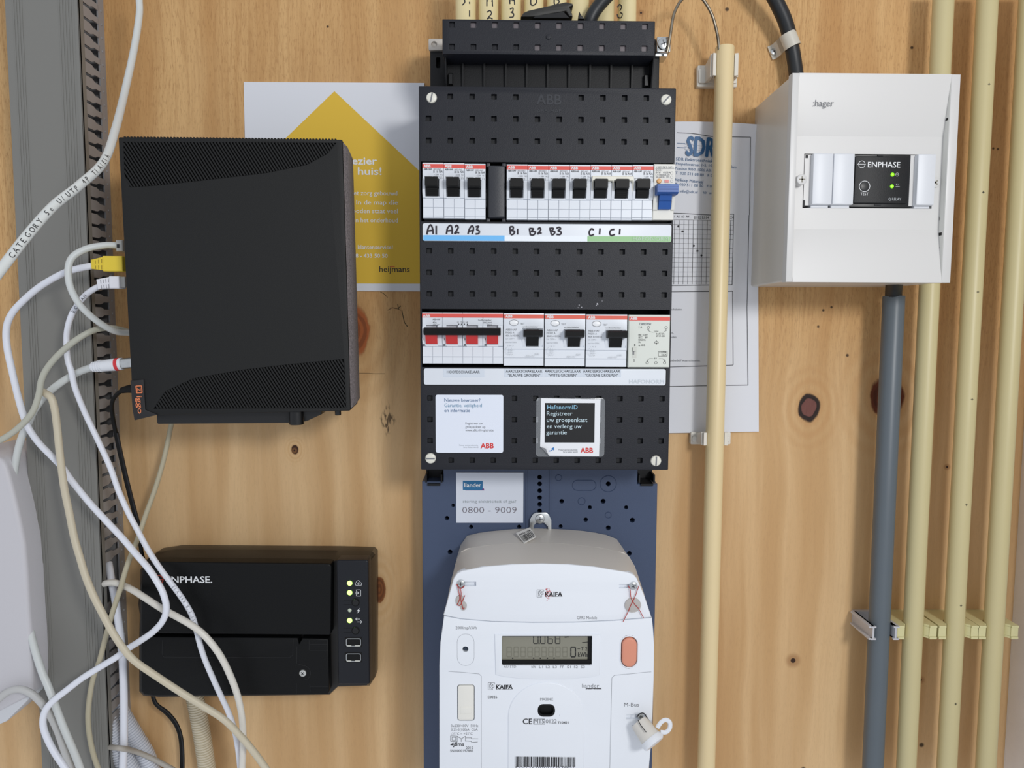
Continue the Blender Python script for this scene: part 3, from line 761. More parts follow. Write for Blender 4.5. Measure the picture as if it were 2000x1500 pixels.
def breaker(i, label, x0, w_, dy=0, parts=True):
    x1 = x0+w_; x0 += .00012; x1 -= .00012
    t = thing('circuit_breaker', label, 'circuit breaker', ((x0+x1)/2, -.060, ZM(429+dy)), 'white 16 amp breakers in the upper row')
    zt, zb_ = ZM(321.5+dy), ZM(428.5+dy); xm = (x0+x1)/2
    g = G().box(x0, x1, zb_, zt, .060, HM-.0012)
    seams(g, [x0, xm, x1], [zb_, ZM(424.5+dy), ZM(408+dy), ZM(390+dy)], HM)
    g.box(x0, x1, ZM(353+dy), zt, HM-.002, HM+.0014, .0003)
    for a, b_ in ((x0, x0+w_*.13), (x1-w_*.19, x1)):
        g.xprism([(ZM(390+dy), HM-.001), (ZM(353+dy), HM-.001), (ZM(353+dy), HM+.0014), (ZM(358+dy), HM+.0030), (ZM(378+dy), HM+.0030), (ZM(389+dy), HM+.0008)], a, b_)
    g.box(x0+w_*.13, x1-w_*.19, ZM(390+dy), ZM(386.5+dy), HM-.001, HM+.0008)
    mk('body', g, breakw, t)
    mk('toggle', lever(x0+w_*.16, x0+w_*.76, 351+dy, 372+dy, 386.5+dy, HM, .0105, w_*.03), tblack, t)
    mk('red_stripe', G().box(x0, x1, ZM(331.5+dy), ZM(324+dy), HM+.001, HM+.0015), redp, t)
    hh = HM+.0014
    def q(s_, a, b_, y, c, m, bo=0): 
        A = Vector((x0+a*w_, -(hh+.0002), ZM(y+dy))); text(s_, A, (1, 0, 0), (0, 0, 1), c*mp_, (b_-a)*w_, m, t, bo)
    q('ABB', .06, .38, 330.3, 5, inkw, .04)
    q('ABB-HAF', .06, .44, 335.8, 3.2, inkb, .01); q('0023-062', .52, .88, 335.8, 3, inkg); q('B 16 NA', .52, .96, 341, 4.6, inkb, 0)
    q('~ 230V   N 2', .54, .97, 346, 3, inkg)
    g = G()
    for a, b_ in ((.09, .42), (.52, .78)):
        X0, X1, Z0, Z1 = x0+a*w_, x0+b_*w_, ZM(351.5+dy), ZM(347.8+dy)
        for A, B in (((X0, Z0), (X1, Z0)), ((X1, Z0), (X1, Z1)), ((X1, Z1), (X0, Z1)), ((X0, Z1), (X0, Z0))): g.line(A, B, .00015, hh+.0001)
    for a in (.86, .93): g.line((x0+a*w_, ZM(353+dy)), (x0+(a-.02)*w_, ZM(348+dy)), .00018, hh+.0001)
    mk('printed_symbol', g, inkb, t)
    q('F', .11, .15, 351, 2.6, inkb); q('3~230', .22, .40, 351, 2.4, inkg); q('6000', .56, .74, 351, 2.6, inkb)
    return t
lbl = ['breaker above the handwritten A1, first in the upper row', 'breaker above the handwritten A2', 'breaker above the handwritten A3, left of the black blank', 'breaker above the handwritten B1, right of the black blank', 'breaker above the handwritten B2', 'breaker above the handwritten B3', 'breaker between B3 and the two breakers with the ivory clip', 'breaker above the first C1, left half of the ivory clip', 'breaker above the second C1, right half of the ivory clip', 'breaker between the ivory clip and the blue-toggle device']
offs = [-1.5, -.5, 0, 0, 0, 0, 0, -.5, -.5, -1]
for i in range(10):
    k = i if i < 3 else i+1
    breaker(i, 'white '+lbl[i], bx+k*bp_, bp_, dy=[-1.5, -1, 0, .5, .8, .8, .8, .5, .5, 0][i])
# black blank between A3 and B1
t = thing('blank_module', 'narrow black blanking piece between the A3 and B1 breakers', 'blank cover', (bx+3.5*bp_, -.06, ZM(429)))
x0, x1, z0, z1 = bx+3.14*bp_, bx+3.92*bp_, ZM(426), ZM(324)
mk('blank_face', G().slab(rr(x0, x1, z0, z1, .0012, 3), .06, HM+.0005, .0012), M('blank_black', (48, 50, 56), .45, bump=.3), t)
mk('blank_frame', G().slab(rr(bx+3.04*bp_, bx+3.98*bp_, ZM(433), ZM(318), .0005, 1), .058, .075, holes=[rr(x0+.001, x1-.001, z0+.002, z1-.002, .001, 2)]), M('blank_frame_black', (36, 37, 42), .5), t)
g = G()
for cx_ in (bx+3.12*bp_, bx+3.88*bp_):
    for zz in (ZM(429), ZM(321)): mk('corner_tab', G().slab(rr(cx_-.0016, cx_+.0016, zz-.0015, zz+.0015, .0004, 2), .075, HM-.004, .0004), M('blank_tab', (66, 66, 72), .5), t)

# ivory clip over two toggles
xa, xb = bx+8.05*bp_, bx+10.03*bp_
t = thing('toggle_clip', 'ivory plastic clip bridging the two C1 breakers', 'clip', ((xa+xb)/2, -(HM+.003), ZM(378)))
ivory = M('ivory_plastic', (232, 230, 216), .35)
mk('bridge', G().box(xa, xb, ZM(354.5), ZM(345), HM+.0015, HM+.0050, .0006), ivory, t)
for x in (xa, xa+.98*bp_, xb-.0010): mk('prong', G().xprism([(ZM(380), HM), (ZM(350), HM), (ZM(350), HM+.0048), (ZM(358), HM+.0048), (ZM(380), HM+.002)], x, x+.0012), ivory, t)

# RCBO with blue toggle
x0, x1 = bx+11*bp_+.0002, PX(1317, 375, HM); w_ = x1-x0
t = thing('residual_current_breaker', 'pale breaker with a large blue toggle at the right end of the upper row', 'circuit breaker', ((x0+x1)/2, -.06, ZM(430)))
g = G().box(x0, x1, ZM(428), ZM(320), .06, HM-.0005, .0006); g.box(x0, x1, ZM(363), ZM(320), HM-.002, HM+.0028, .0005)
g.xprism([(ZM(410), HM), (ZM(363), HM), (ZM(363), HM+.0028), (ZM(385), HM+.003), (ZM(408), HM+.001)], x0, x0+w_*.22)
g.xprism([(ZM(410), HM), (ZM(363), HM), (ZM(363), HM+.0028), (ZM(385), HM+.003), (ZM(408), HM+.001)], x1-w_*.14, x1)
mk('body', g, rcbow, t)
mk('toggle', G().xprism([(ZM(382), HM+.002), (ZM(363), HM+.002), (ZM(363), HM+.012), (ZM(366), HM+.014), (ZM(379), HM+.014), (ZM(382), HM+.012)], x0+w_*.05, x1+.0005).xprism([(ZM(408), HM-.002), (ZM(380), HM-.002), (ZM(380), HM+.009), (ZM(392), HM+.007), (ZM(394), HM+.0055), (ZM(408), HM+.003)], x0+w_*.24, x1-w_*.2), blueT, t)
g = G()
for k in range(5): z = ZM(365+k*3); g.box(x0+w_*.07, x1+.0002, z-.0002, z+.0002, HM+.013, HM+.0144)
mk('grip_rib', g, M('rib_blue', (40, 100, 178), .4), t)
c = P(1287, 354, HM+.0028); mk('test_button', G().lathe(c, (0, -1, 0), [(-.002, .0021), (.0008, .0021), (.0014, .0016), (.0015, .0002)], 16), M('button_amber', (224, 166, 96), .4), t, 'small amber test button')
x_, z_ = xz(1302, 354, HM+.0028); mk('indicator_window', G().box(x_-.0018, x_+.0018, z_-.0012, z_+.0012, HM+.002, HM+.0032), M('indicator_red', (190, 48, 50), .3), t, 'small red status window')
hh = HM+.0030
for s_, a, b_, y, c_ in (('+202-2K2-30P+', 1281, 1316, 328, 3.4), ('RCE1', 1281, 1293, 334, 3.4), ('B16   0.03A', 1281, 1310, 338.5, 3.4), ('L=10000A3/E', 1281, 1308, 343, 3), ('50-60Hz  2M', 1281, 1307, 347, 3), ('SERIE 3', 1296, 1309, 361.5, 2.6)): tp(s_, a, b_, y, c_, hh, inkg, t)
printed(t, inkg, lambda g: (g.line(xz(1280, 329.5, hh), xz(1317, 329.5, hh), .0002, hh+.0001), [g.ring(*xz(1312, 338+8*k, hh), .0012, .00015, hh+.0001, 10) for k in range(3)]))

# ------- lower row
def ZL(y): return PZ(1065, y, HM)
def lever2(x0, x1, yt, ym, yb, hp, nar, mat):
    zt, zm, zb_ = ZL(yt), ZL(ym), ZL(yb); hb = HM
    g = G().xprism([(zb_, hb-.004), (zm, hb-.004), (zm+.001, hb+hp*.9), (zb_+(zm-zb_)*.5, hb+hp*.55), (zb_, hb+hp*.25)], x0+nar, x1-nar)
    return g
# main switch
X0, X1 = PX(825, 662, HM), PX(982.5, 662, HM); pw = (X1-X0)/4
t = thing('main_switch', 'four-pole main switch with long black handle bar and red levers', 'switch', ((X0+X1)/2, -.06, ZL(715)))
g = G().box(X0, X1, ZL(711), ZL(612), .06, HM-.0012)
for k in range(4):
    a = X0+k*pw; seams(g, [a, a+pw/2, a+pw], [ZL(711), ZL(697.5), ZL(677)], HM)
    g.box(a+.0001, a+pw-.0001, ZL(636), ZL(611.5), HM-.002, HM+.0014, .0003)
    for xa_, xb_ in ((a+.0002, a+pw*.2), (a+pw*.76, a+pw-.0002)): g.xprism([(ZL(677), HM-.001), (ZL(636), HM-.001), (ZL(636), HM+.0014), (ZL(642), HM+.003), (ZL(664), HM+.003), (ZL(676), HM+.0008)], xa_, xb_)
    g.box(a+pw*.2, a+pw*.76, ZL(677), ZL(672.5), HM-.001, HM+.0008)
mk('body', g, breakw, t)
for k in range(4):
    a = X0+k*pw; mk('lever', G().xprism([(ZL(672), HM-.004), (ZL(648), HM-.004), (ZL(650), HM+.011), (ZL(660), HM+.007), (ZL(672), HM+.0028)], a+pw*.19, a+pw*.76), redm, t)
za, zb_ = ZL(655), ZL(640)
xa_, xb_ = PX(827, 647, HM+.014), PX(978, 647, HM+.014)
pr = [(za+.0004, HM+.002), (zb_-.001, HM+.002), (zb_, HM+.009), (zb_-.001, HM+.0135), (zb_-.003, HM+.0150), (za+.002, HM+.0145), (za, HM+.012)]
mk('handle_bar', G().xprism(pr, xa_, xb_), tblack, t)
mk('red_stripe', G().box(X0, X1, ZL(621), ZL(613.5), HM+.001, HM+.0015), redp, t)
tp('ABB', 826, 840, 619.3, 5, HM+.0016, inkw, t, .04)
hh = HM+.0014
for s_, a, b_, y, c_, m in (('ABB-HAF', 845, 860, 625.5, 3.4, inkb), ('40A', 845, 853, 631.5, 3.4, inkb), ('400V AC', 845, 858, 636, 3, inkb), ('hoofdschakelaar', 934, 960, 626.5, 3, inkb), ('0902-444', 944, 960, 631.5, 3.2, inkb), ('E204', 951, 960, 636, 3.2, inkb), ('11 12 13 14', 893, 913, 631, 3.4, inkb)): tp(s_, a, b_, y, c_, hh, m, t)
g = G()
for k in range(4):
    x_, z_ = xz(896+k*5.6, 633, hh); g.poly(circ(x_, z_, .0005, 8), hh+.0002); g.line((x_, z_), (x_-.0006, z_-.0016), .0002, hh+.0002)
for k in range(4):
    x_, z_ = xz(825.5+k*40+2.5, 663, HM+.003); g.line((x_, z_-.0008), (x_, z_+.0010), .0004, HM+.0032); x_, z_ = xz(825.5+k*40+2.5, 674, HM+.0005); g.poly(rect(x_-.0008, x_+.0010, z_-.0006, z_+.0007), HM+.0016)
mk('printed_symbol', g, inkb, t)

# earth-leakage switches
for i, (a, b_, lb) in enumerate(((984, 1062, 'above the "BLAUWE GROEPEN" label'), (1064, 1142.5, 'above the "WITTE GROEPEN" label'), (1144.5, 1224, 'above the "GROENE GROEPEN" label'))):
    dy = i*.8; X0, X1 = PX(a, 662, HM), PX(b_, 662, HM); W_ = X1-X0
    t = thing('earth_leakage_switch', 'white earth-leakage switch with black toggle, '+lb, 'circuit breaker', ((X0+X1)/2, -.06, ZL(715+dy)), 'earth-leakage switches in the lower row')
    def zz(y): return ZL(y+dy)
    def xx(f): return X0+f*W_
    g = G().box(X0, X1, zz(714.5), zz(612), .06, HM-.001, .0004)
    g.box(X0, X1, zz(714.5), zz(699.3), HM-.002, HM, .0003); g.box(X0, X1, zz(698.9), zz(681), HM-.002, HM, .0002)
    # raised face with the toggle bay left open
    bay = rect(xx(.45), xx(.985), zz(679), zz(645))
    g.slab(rect(X0, X1, zz(682), zz(612)), HM-.002, HM+.0015, .0003, holes=[rect(xx(.46), xx(.97), zz(677), zz(642))], hf=HM-.0015)
    for xa_, xb2 in ((xx(.46), xx(.56)), (xx(.87), xx(.97))): g.xprism([(zz(677), HM-.001), (zz(642), HM-.001), (zz(644), HM+.0028), (zz(664), HM+.0028), (zz(677), HM+.0006)], xa_, xb2)
    mk('body', g, breakw, t)
    mk('toggle', G().xprism([(zz(658), HM), (zz(643.5), HM), (zz(643.5), HM+.011), (zz(646), HM+.013), (zz(655), HM+.0125), (zz(658), HM+.010)], xx(.485), xx(.955)).xprism([(zz(675.5), HM-.001), (zz(656), HM-.001), (zz(656), HM+.009), (zz(663), HM+.006), (zz(675.5), HM+.002)], xx(.565), xx(.865)), tblack, t)
    mk('red_stripe', G().box(X0, X1, zz(622), zz(614.5), HM+.001, HM+.0016), M('red_stripe_orange', (226, 104, 86), .5), t)
    c = ((xx(.25)), zz(630.5)); mk('test_button', G().slab(circ(c[0], c[1], .0037, 20, .0023), HM, HM+.0020, .0005), M('button_white', (240, 242, 244), .35), t, 'white oval test button')
    printed(t, inkg, lambda g: g.ring(c[0], c[1], .0039, .0003, HM+.0017, 24, rz=.0025), 'button_outline')
    def q(s_, fa, fb, y, c_, m, bo=0): text(s_, (xx(fa), -(HM+.0017), zz(y)), (1, 0, 0), (0, 0, 1), c_*mp_, (fb-fa)*W_, m, t, bo)
    q('ABB', .04, .21, 620.5, 5, inkw, .04); q('TEST', .4, .52, 634, 3.4, inkg); q('aardlekschakelaar', .47, .85, 639.5, 2.8, inkg)
    q('ABB-HAF', .045, .32, 646, 3.6, inkg); q('FH202 A', .045, .26, 651.5, 3.6, inkg); q('40A In=0.03A', .045, .39, 657.5, 3.6, inkg); q('Un 230V~', .045, .27, 663, 3, inkl); q('Inm=Im=500A', .045, .32, 670, 2.8, inkl)
    q('1 N 3', .1, .24, 676.5, 2.6, inkl); q('2 N 4', .1, .22, 693.5, 2.6, inkl); q('0203-751', .55, .76, 697, 3.2, inkl); q('E205', .78, .89, 693, 3.2, inkl)
    g = G()
    for A, B in (((.05, 680), (.05, 689)), ((.05, 680), (.1, 678)), ((.05, 689), (.1, 692)), ((.13, 679), (.13, 690)), ((.19, 679), (.19, 690)), ((.10, 684), (.24, 684)), ((.10, 688), (.24, 688))): g.line((xx(A[0]), zz(A[1])), (xx(B[0]), zz(B[1])), .00018, HM+.0017)
    mk('printed_symbol', g, inkl, t)

# bell transformer
X0, X1 = PX(1226.5, 662, HM), PX(1307, 662, HM); W_ = X1-X0; HT = HM+.0025
t = thing('bell_transformer', 'pale greenish-white bell transformer with a printed bell symbol, end of the lower row', 'transformer', ((X0+X1)/2, -.06, ZL(717)))
g = G().box(X0, X1, ZL(716.5), ZL(614), .06, HT, .0006)
mk('body', g, M('transformer_white', (216, 220, 212), .45), t)
mk('red_stripe', G().box(X0+.0003, X1-.0003, ZL(625.3), ZL(618), HT, HT+.0003), redp, t)
x_, x2, z0, z1 = R4(1235, 678, 1243, 699, HT)
mk('slide_switch', G().box(x_, x2, z0, z1, HT-.001, HT+.0002).box(x_+.0002, x2-.0002, z0+.003+.003, z1-.0003, HT, HT+.0018), M('slider_grey', (206, 208, 200), .4), t)
mk('slider_gap', G().box(x_+.0002, x2-.002, z0+.0028, z0+.0062, HT+.0001, HT+.0004), inkg, t)
h = HT+.0001
tp('ABB', 1231, 1245, 624.3, 5, HT+.0003, inkw, t, .04)
for s_, a, b_, y, c_, m in (('TS8/8 SWW', 1248, 1272, 635, 4.6, M('print_navy', (60, 70, 90), .5)), ('1 A', 1248, 1254, 641, 4, inkb), ('PRI : 230V', 1247, 1265, 656, 3.6, inkb), ('SEC:   8V', 1247, 1265, 661, 3.6, inkb), ('50/60Hz', 1247, 1261, 665.5, 3.4, inkb), ('1A', 1247, 1251, 670, 3.4, inkb), ('ta 40/B', 1247, 1260, 676, 3.4, inkb),
                         ('beltrafo', 1282, 1298, 653.5, 3.2, inkb), ('0919-004', 1282, 1299, 658, 3.2, inkb), ('230V', 1277, 1286, 649, 2.8, inkb), ('8 V', 1278, 1283, 701.5, 3, inkb), ('1', 1239, 1241, 676, 4, inkb), ('2', 1237, 1240, 706, 4, inkb), ('KEMA', 1288, 1302, 690, 4, inkb), ('KEUR', 1292, 1302, 694.5, 3, inkb)): tp(s_, a, b_, y, c_, h, m, t)
def marks_(g):
    W = .00025
    def ln(*p):
        for A, B in zip(p, p[1:]): g.line(xz(*A, h), xz(*B, h), W, h+.0002)
    for x, y in ((1266.5, 639.5), (1301, 640)): g.ring(*xz(x, y, h), .0011, W, h+.0002, 12)
    for x, y in ((1266, 644), (1300.5, 645), (1264.5, 704.5), (1298.5, 705)): g.ring(*xz(x, y, h), .0005, W, h+.0002, 8)
    ln((1266, 645), (1270, 648), (1276, 649)); ln((1300, 646), (1297, 648.5), (1288, 649))
    ln((1265, 703), (1269, 700), (1276, 700.5)); ln((1298, 703), (1294, 700.5), (1287, 700.5))
    for x in (1264, 1281, 1298): g.ring(*xz(x, 708.5, h), .0011, W, h+.0002, 12)
    ln((1278, 670), (1279, 667.5), (1282, 666), (1285, 667.5), (1286, 670), (1278, 670)); ln((1282, 666), (1282, 664))
    g.poly(circ(*xz(1282, 671.3, h), .0006, 8), h+.0002)
    ln((1286, 686), (1303, 686), (1303, 695.5), (1286, 695.5), (1286, 686))
printed(t, inkb, marks_, 'printed_symbol')

# ================================================================= METER BOARD
HP = .03
q = pp([(827, 905), (1284, 905), (1281, 1000), (1281, 1054), (1282, 1056), (1262, 1540), (829, 1540), (825, 1050), (828, 1048)], HP)
mb = thing('meter_board', 'dark blue perforated meter mounting board below the distribution board', 'mounting board', ((q[0][0]+q[1][0])/2, 0, q[5][1]))
xl = min(p[0] for p in q); xr = max(p[0] for p in q); zt = q[0][1]; zb_ = q[5][1]
mh = [(885, 987, 3.4), (873, 1012, 4.4), (920, 1029, 4.2), (1014, 1029, 4.4), (1095, 1028, 4), (1188, 1031, 4.8), (1097, 979, 4.5), (1178, 979, 4.8), (1152, 991, 4), (1223, 991, 4), (1144, 1015, 4.4), (1235, 1016, 5), (1188, 945, 4.8), (879, 1078, 4.8), (1229, 1081, 4.8)]
mh += [(1054, y, 4.6) for y in (932, 945, 958.5, 972, 985, 998, 1011)]
o = [(xl, zb_), (xr, zb_), (xr, PZ(1280, 945, HP)), (PX(1245, 945, HP), PZ(1245, 945, HP)), (PX(1245, 945, HP), zt), (PX(866, 940, HP), zt), (PX(866, 940, HP), PZ(866, 940, HP)), (xl, PZ(830, 940, HP))]
g = G().slab(o, 0.0, HP, .0005, holes=[circ(*xz(a, b_, HP), c*mpp(a, b_, HP), 14) for a, b_, c in mh], hf=.004, seg=1)
mk('panel', g, bluem, mb)
# raised side columns, mouldings
g = G()
cz0 = PZ(1054, 1100, HP)
for a in (1028, 1074): x = PX(a, 980, HP); g.box(x-.0006, x+.0006, cz0, zt, HP, HP+.0008, .0002)
for cx_, cy_, r_ in ((1188, 945, .008), (1136, 979, .0035), (1091, 933, .003), (1188, 1006, .003)):
    x, z = xz(cx_, cy_, HP); n = 24
    for k in range(n):
        a0, a1 = 2*PI*k/n, 2*PI*(k+1)/n; g.tube([(x+r_*math.cos(a0), -HP, z+r_*math.sin(a0)), (x+r_*math.cos(a1), -HP, z+r_*math.sin(a1))], .0004, 4, smooth=False, caps=False)
x0, x1, z0, z1 = R4(1118, 938, 1164, 958, HP); oo = rr(x0, x1, z0, z1, .005, 6)
for k in range(len(oo)): a, b_ = oo[k], oo[(k+1) % len(oo)]; g.tube([(a[0], -HP, a[1]), (b_[0], -HP, b_[1])], .0004, 4, smooth=False, caps=False)
mk('moulding', g, bluem, mb)
for a, b_ in ((829, 866), (1245, 1281)):
    x0, x1 = PX(a, 935, HP), PX(b_, 935, HP); z0 = PZ(850, 946, HP)
    g = G().box(x0, x1, z0-.001, zt, 0, .012)
    xm = (x0+x1)/2
    g.xprism([(z0-.001, .012), (z0+.003, .012), (z0+.001, HP+.002), (z0-.001, HP+.002)], x0+.003, x1-.003)
    g.box(x0+.001, x0+.0025, z0+.002, z0+.010, .012, HP+.001); g.box(x1-.0025, x1-.001, z0+.002, z0+.010, .012, HP+.001)
    mk('hook', g, deepm, mb)
ls = mk('fault_sticker', G().slab(rect(*R4(891, 923, 1022, 1021, HP+.001)), HP, HP+.0010), M('sticker_pale', (222, 228, 240), .45), mb, 'white fault-line sticker with a phone number')
h = HP+.0010
lg = mk('logo_patch', G().poly(pp([(904, 939), (943, 939), (943, 955), (941, 957), (904, 957)], h), h+.0001), M('logo_teal', (32, 110, 160), .5), ls)
mk('logo_underline', G().poly(pp([(907, 953), (909, 958), (946, 958), (945, 954)], h), h+.00005), M('logo_purple', (118, 40, 120), .5), ls)
tp('liander', 907, 940, 951, 8, h+.0002, inkw, ls, .02)
tp('storing elektriciteit of gas?', 904, 1008, 982, 6, h, M('print_soft', (150, 160, 166), .5), ls)
tp('0800 - 9009', 903, 1009, 1002, 12, h, M('print_taupe', (108, 100, 110), .5), ls, -.012)
mb_red = None

# ================================================================= ELECTRICITY METER
H1, H2 = .068, .112
mt = thing('electricity_meter', 'large white electricity meter with grey display, hung on the blue board', 'electricity meter', P(1065, 1500, .03))
def arcpts(pts, h): return pp(pts, h)
def body_outline(pts, h):
    return pp(pts, h)
# layer 1: back housing
backpts = [(868, 1540), (868, 1290), (874, 1190), (889, 1100), (901, 1060), (906, 1051), (914, 1045), (944, 1039), (1000, 1033.5), (1050, 1032), (1105, 1034), (1150, 1038), (1195, 1047), (1204, 1052), (1214, 1070), (1238, 1120), (1258, 1180), (1266, 1300), (1262, 1540)]
midpts = [(861, 1540), (862, 1290), (868, 1200), (882, 1130), (893, 1092), (901, 1077), (913, 1071), (950, 1065), (1000, 1061), (1046, 1060), (1100, 1061.5), (1174, 1070), (1218, 1079), (1228, 1086), (1240, 1106), (1258, 1160), (1271, 1225), (1275, 1310), (1266, 1540)]
frontpts = [(858, 1540), (858, 1300), (860, 1255), (868, 1200), (878, 1158), (886, 1130), (893, 1120), (903, 1115), (945, 1107), (1000, 1102.5), (1057, 1101), (1110, 1102.5), (1160, 1107), (1226, 1118), (1238, 1123), (1244, 1130), (1258, 1162), (1270, 1198), (1276, 1230), (1278, 1262), (1277, 1330), (1273, 1441), (1264, 1540)]
def loft(o0, h0, o1, h1, n=60):
    """skin between two outlines by matching arc length"""
    def res(o):
        o = [Vector(p) for p in o]; L = [0]
        for a, b_ in zip(o, o[1:]): L.append(L[-1]+(b_-a).length)
        out = []
        for k in range(n):
            s_ = L[-1]*k/(n-1); i = max(j for j in range(len(L)) if L[j] <= s_+1e-12); i = min(i, len(o)-2)
            t_ = (s_-L[i])/(L[i+1]-L[i]); out.append(o[i].lerp(o[i+1], t_))
        return out
    a, b_ = res(o0), res(o1); g = G()
    V = [(p.x, -h0, p.y) for p in a]+[(p.x, -h1, p.y) for p in b_]
    g.add(V, [(i, i+1, n+i+1, n+i) for i in range(n-1)]+[(n-1, 0, n, 2*n-1)]); return g, b_
g, _ = loft(pp(backpts, HP+.001), HP+.001, pp(midpts, H1), H1)
g.f = list(g.f); g.poly(pp(midpts, H1), H1)
mk('base_housing', g, meterg, mt)
mid_in = inset(ccw(pp(midpts, H1)), .0008); mid_in = mid_in
g, _ = loft(pp(midpts, H1), H1+.0004, [tuple(p) for p in pp(frontpts, H2)], H2-.0012)
mk('cover_skirt', g, meterg, mt)
fo = ccw(pp(frontpts, H2))
HF = H2
# window hole for the display, pockets
def pk(a, b_, c, d, r_=.001, h=HF): return rr(*R4(a, b_, c, d, h), r_, 4)
disp = pk(980, 1240, 1156, 1298)
def cz(y): return PZ(1065, y, HF)
holes = [disp, pk(893, 1337, 927, 1408, .0022), pk(1211, 1240, 1246, 1306, .008), pk(1050, 1375, 1084, 1399, .005), pk(893, 1136, 930, 1145, .0003), pk(1209, 1141, 1242, 1149, .0003), pk(1223, 1395, 1262, 1405, .0004), circ(*xz(909, 1268, HF), .0026, 16)]
# the face is built in a lower cover and an upper terminal cover, split by a shallow curve
cut = [(862, 1203), (900, 1209), (960, 1214), (1040, 1216), (1120, 1215.5), (1200, 1212), (1274, 1206)]
up_ = [p for p in frontpts if p[1] < 1200]
upper = [(866, 1202)]+[p for p in frontpts[3:] if p[1] < 1200]+[(1272.5, 1206)]+cut[::-1][1:-1]
lower = [(862.5, 1204)]+[(a, b_+1.0) for a, b_ in cut[1:-1]]+[(1273.5, 1207.5)]+[(1276, 1230), (1278, 1262), (1277, 1330), (1273, 1441), (1264, 1540), (858, 1540), (858, 1300), (860, 1255)]
lower[0] = (867, 1204)
def inside(c, poly):
    x, z = c; r_ = False
    for i in range(len(poly)):
        (x1, z1), (x2, z2) = poly[i-1], poly[i]
        if (z1 > z) != (z2 > z) and x < (x2-x1)*(z-z1)/(z2-z1)+x1: r_ = not r_
    return r_
for nm, pts in (('terminal_cover', upper), ('front_cover', lower)):
    oo = ccw(pp(pts, HF)); hh = [q for q in holes if inside((sum(p[0] for p in q)/len(q), sum(p[1] for p in q)/len(q)), oo)]
    mk(nm, G().slab(oo, HF-.006, HF, .0012 if nm == 'terminal_cover' else .0009, holes=hh, hf=HF-.0035, seg=3), meterw, mt, ang=25)
# display bezel (sloped chin) around the recess
g = G()
a = pp([(966, 1238), (1172, 1238), (1171, 1318), (1155, 1322), (1110, 1325.5), (1060, 1326), (1015, 1324.5), (985, 1321), (968, 1317)], HF)
g.slab(a, HF-.001, HF+.0016, .0012, holes=[pk(980, 1240.5, 1156, 1298, .001)], hf=None, seg=2)
mk('display_bezel', g, meterw, mt)
x0, x1, z0, z1 = R4(980, 1240, 1156, 1298, HF)
lc = mk('display', G().box(x0+.0002, x1-.0002, z0+.0002, z1-.0002, HF-.0034, HF-.0020), lcdm, mt, 'grey liquid crystal display')
h = HF-.0019
g = G().box(x0, x1, z0, PZ(1065, 1288, h), HF-.0022, HF-.0006); g.box(PX(1148, 1270, h), x1, z0, z1, HF-.0022, HF-.0010); g.box(x0, x1, PZ(1065, 1242, h), z1, HF-.0022, HF-.0008)
mk('display_mask', g, tblack, lc)
def seg7(g, x, y, w_, hh_, code, wd, h, slant=0):
    X, Y = x, y
    S = {'a': ((0, 0), (1, 0)), 'b': ((1, 0), (1, .5)), 'c': ((1, .5), (1, 1)), 'd': ((0, 1), (1, 1)), 'e': ((0, .5), (0, 1)), 'f': ((0, 0), (0, .5)), 'g': ((0, .5), (1, .5))}
    for k in code:
        A, B = S[k]; d = .06
        pa = (x+w_*(A[0]+(B[0]-A[0])*d), y+hh_*(A[1]+(B[1]-A[1])*d)); pb_ = (x+w_*(B[0]-(B[0]-A[0])*d), y+hh_*(B[1]-(B[1]-A[1])*d))
        g.line(xz(*pa, h), xz(*pb_, h), wd, h)
g = G()
for x, c in ((1042, 'bcdef'), (1055.5, 'bcdef'), (1070, 'cdefg'), (1084.5, 'bcdefg')): seg7(g, x, 1239 if c != 'cdefg' else 1239, 9, 18, c, .00075, h)
g.poly(circ(*xz(1053, 1257, h), .0006, 8), h)
seg7(g, 1115, 1264, 9, 19, 'abcdef', .0011, h)
g.line(xz(1128, 1267, h), xz(1133, 1267, h), .0006, h); g.line(xz(1137, 1255, h), xz(1148, 1254, h), .0006, h)
for x in (999, 1040, 1053, 1067, 1080): g.poly(pp([(x, 1284.5), (x+4.5, 1284.5), (x+2.2, 1287.5)], h), h)
mk('lcd_segment', g, M('lcd_dark', (32, 32, 30), .5), lc)
g = G()
for k in range(9): seg7(g, 990+k*13.6, 1264, 9, 19, 'abcdefg', .0010, h-.00003)
mk('lcd_ghost_segment', g, M('lcd_ghost', (124, 122, 108), .5), lc)
tp('T 2', 1135, 1147, 1270.5, 7, h, MT['lcd_dark'], lc); tp('kWh', 1129, 1147, 1283, 9, h, MT['lcd_dark'], lc, .01); tp('kW', 1103, 1111, 1246, 4, h, MT['lcd_dark'], lc)
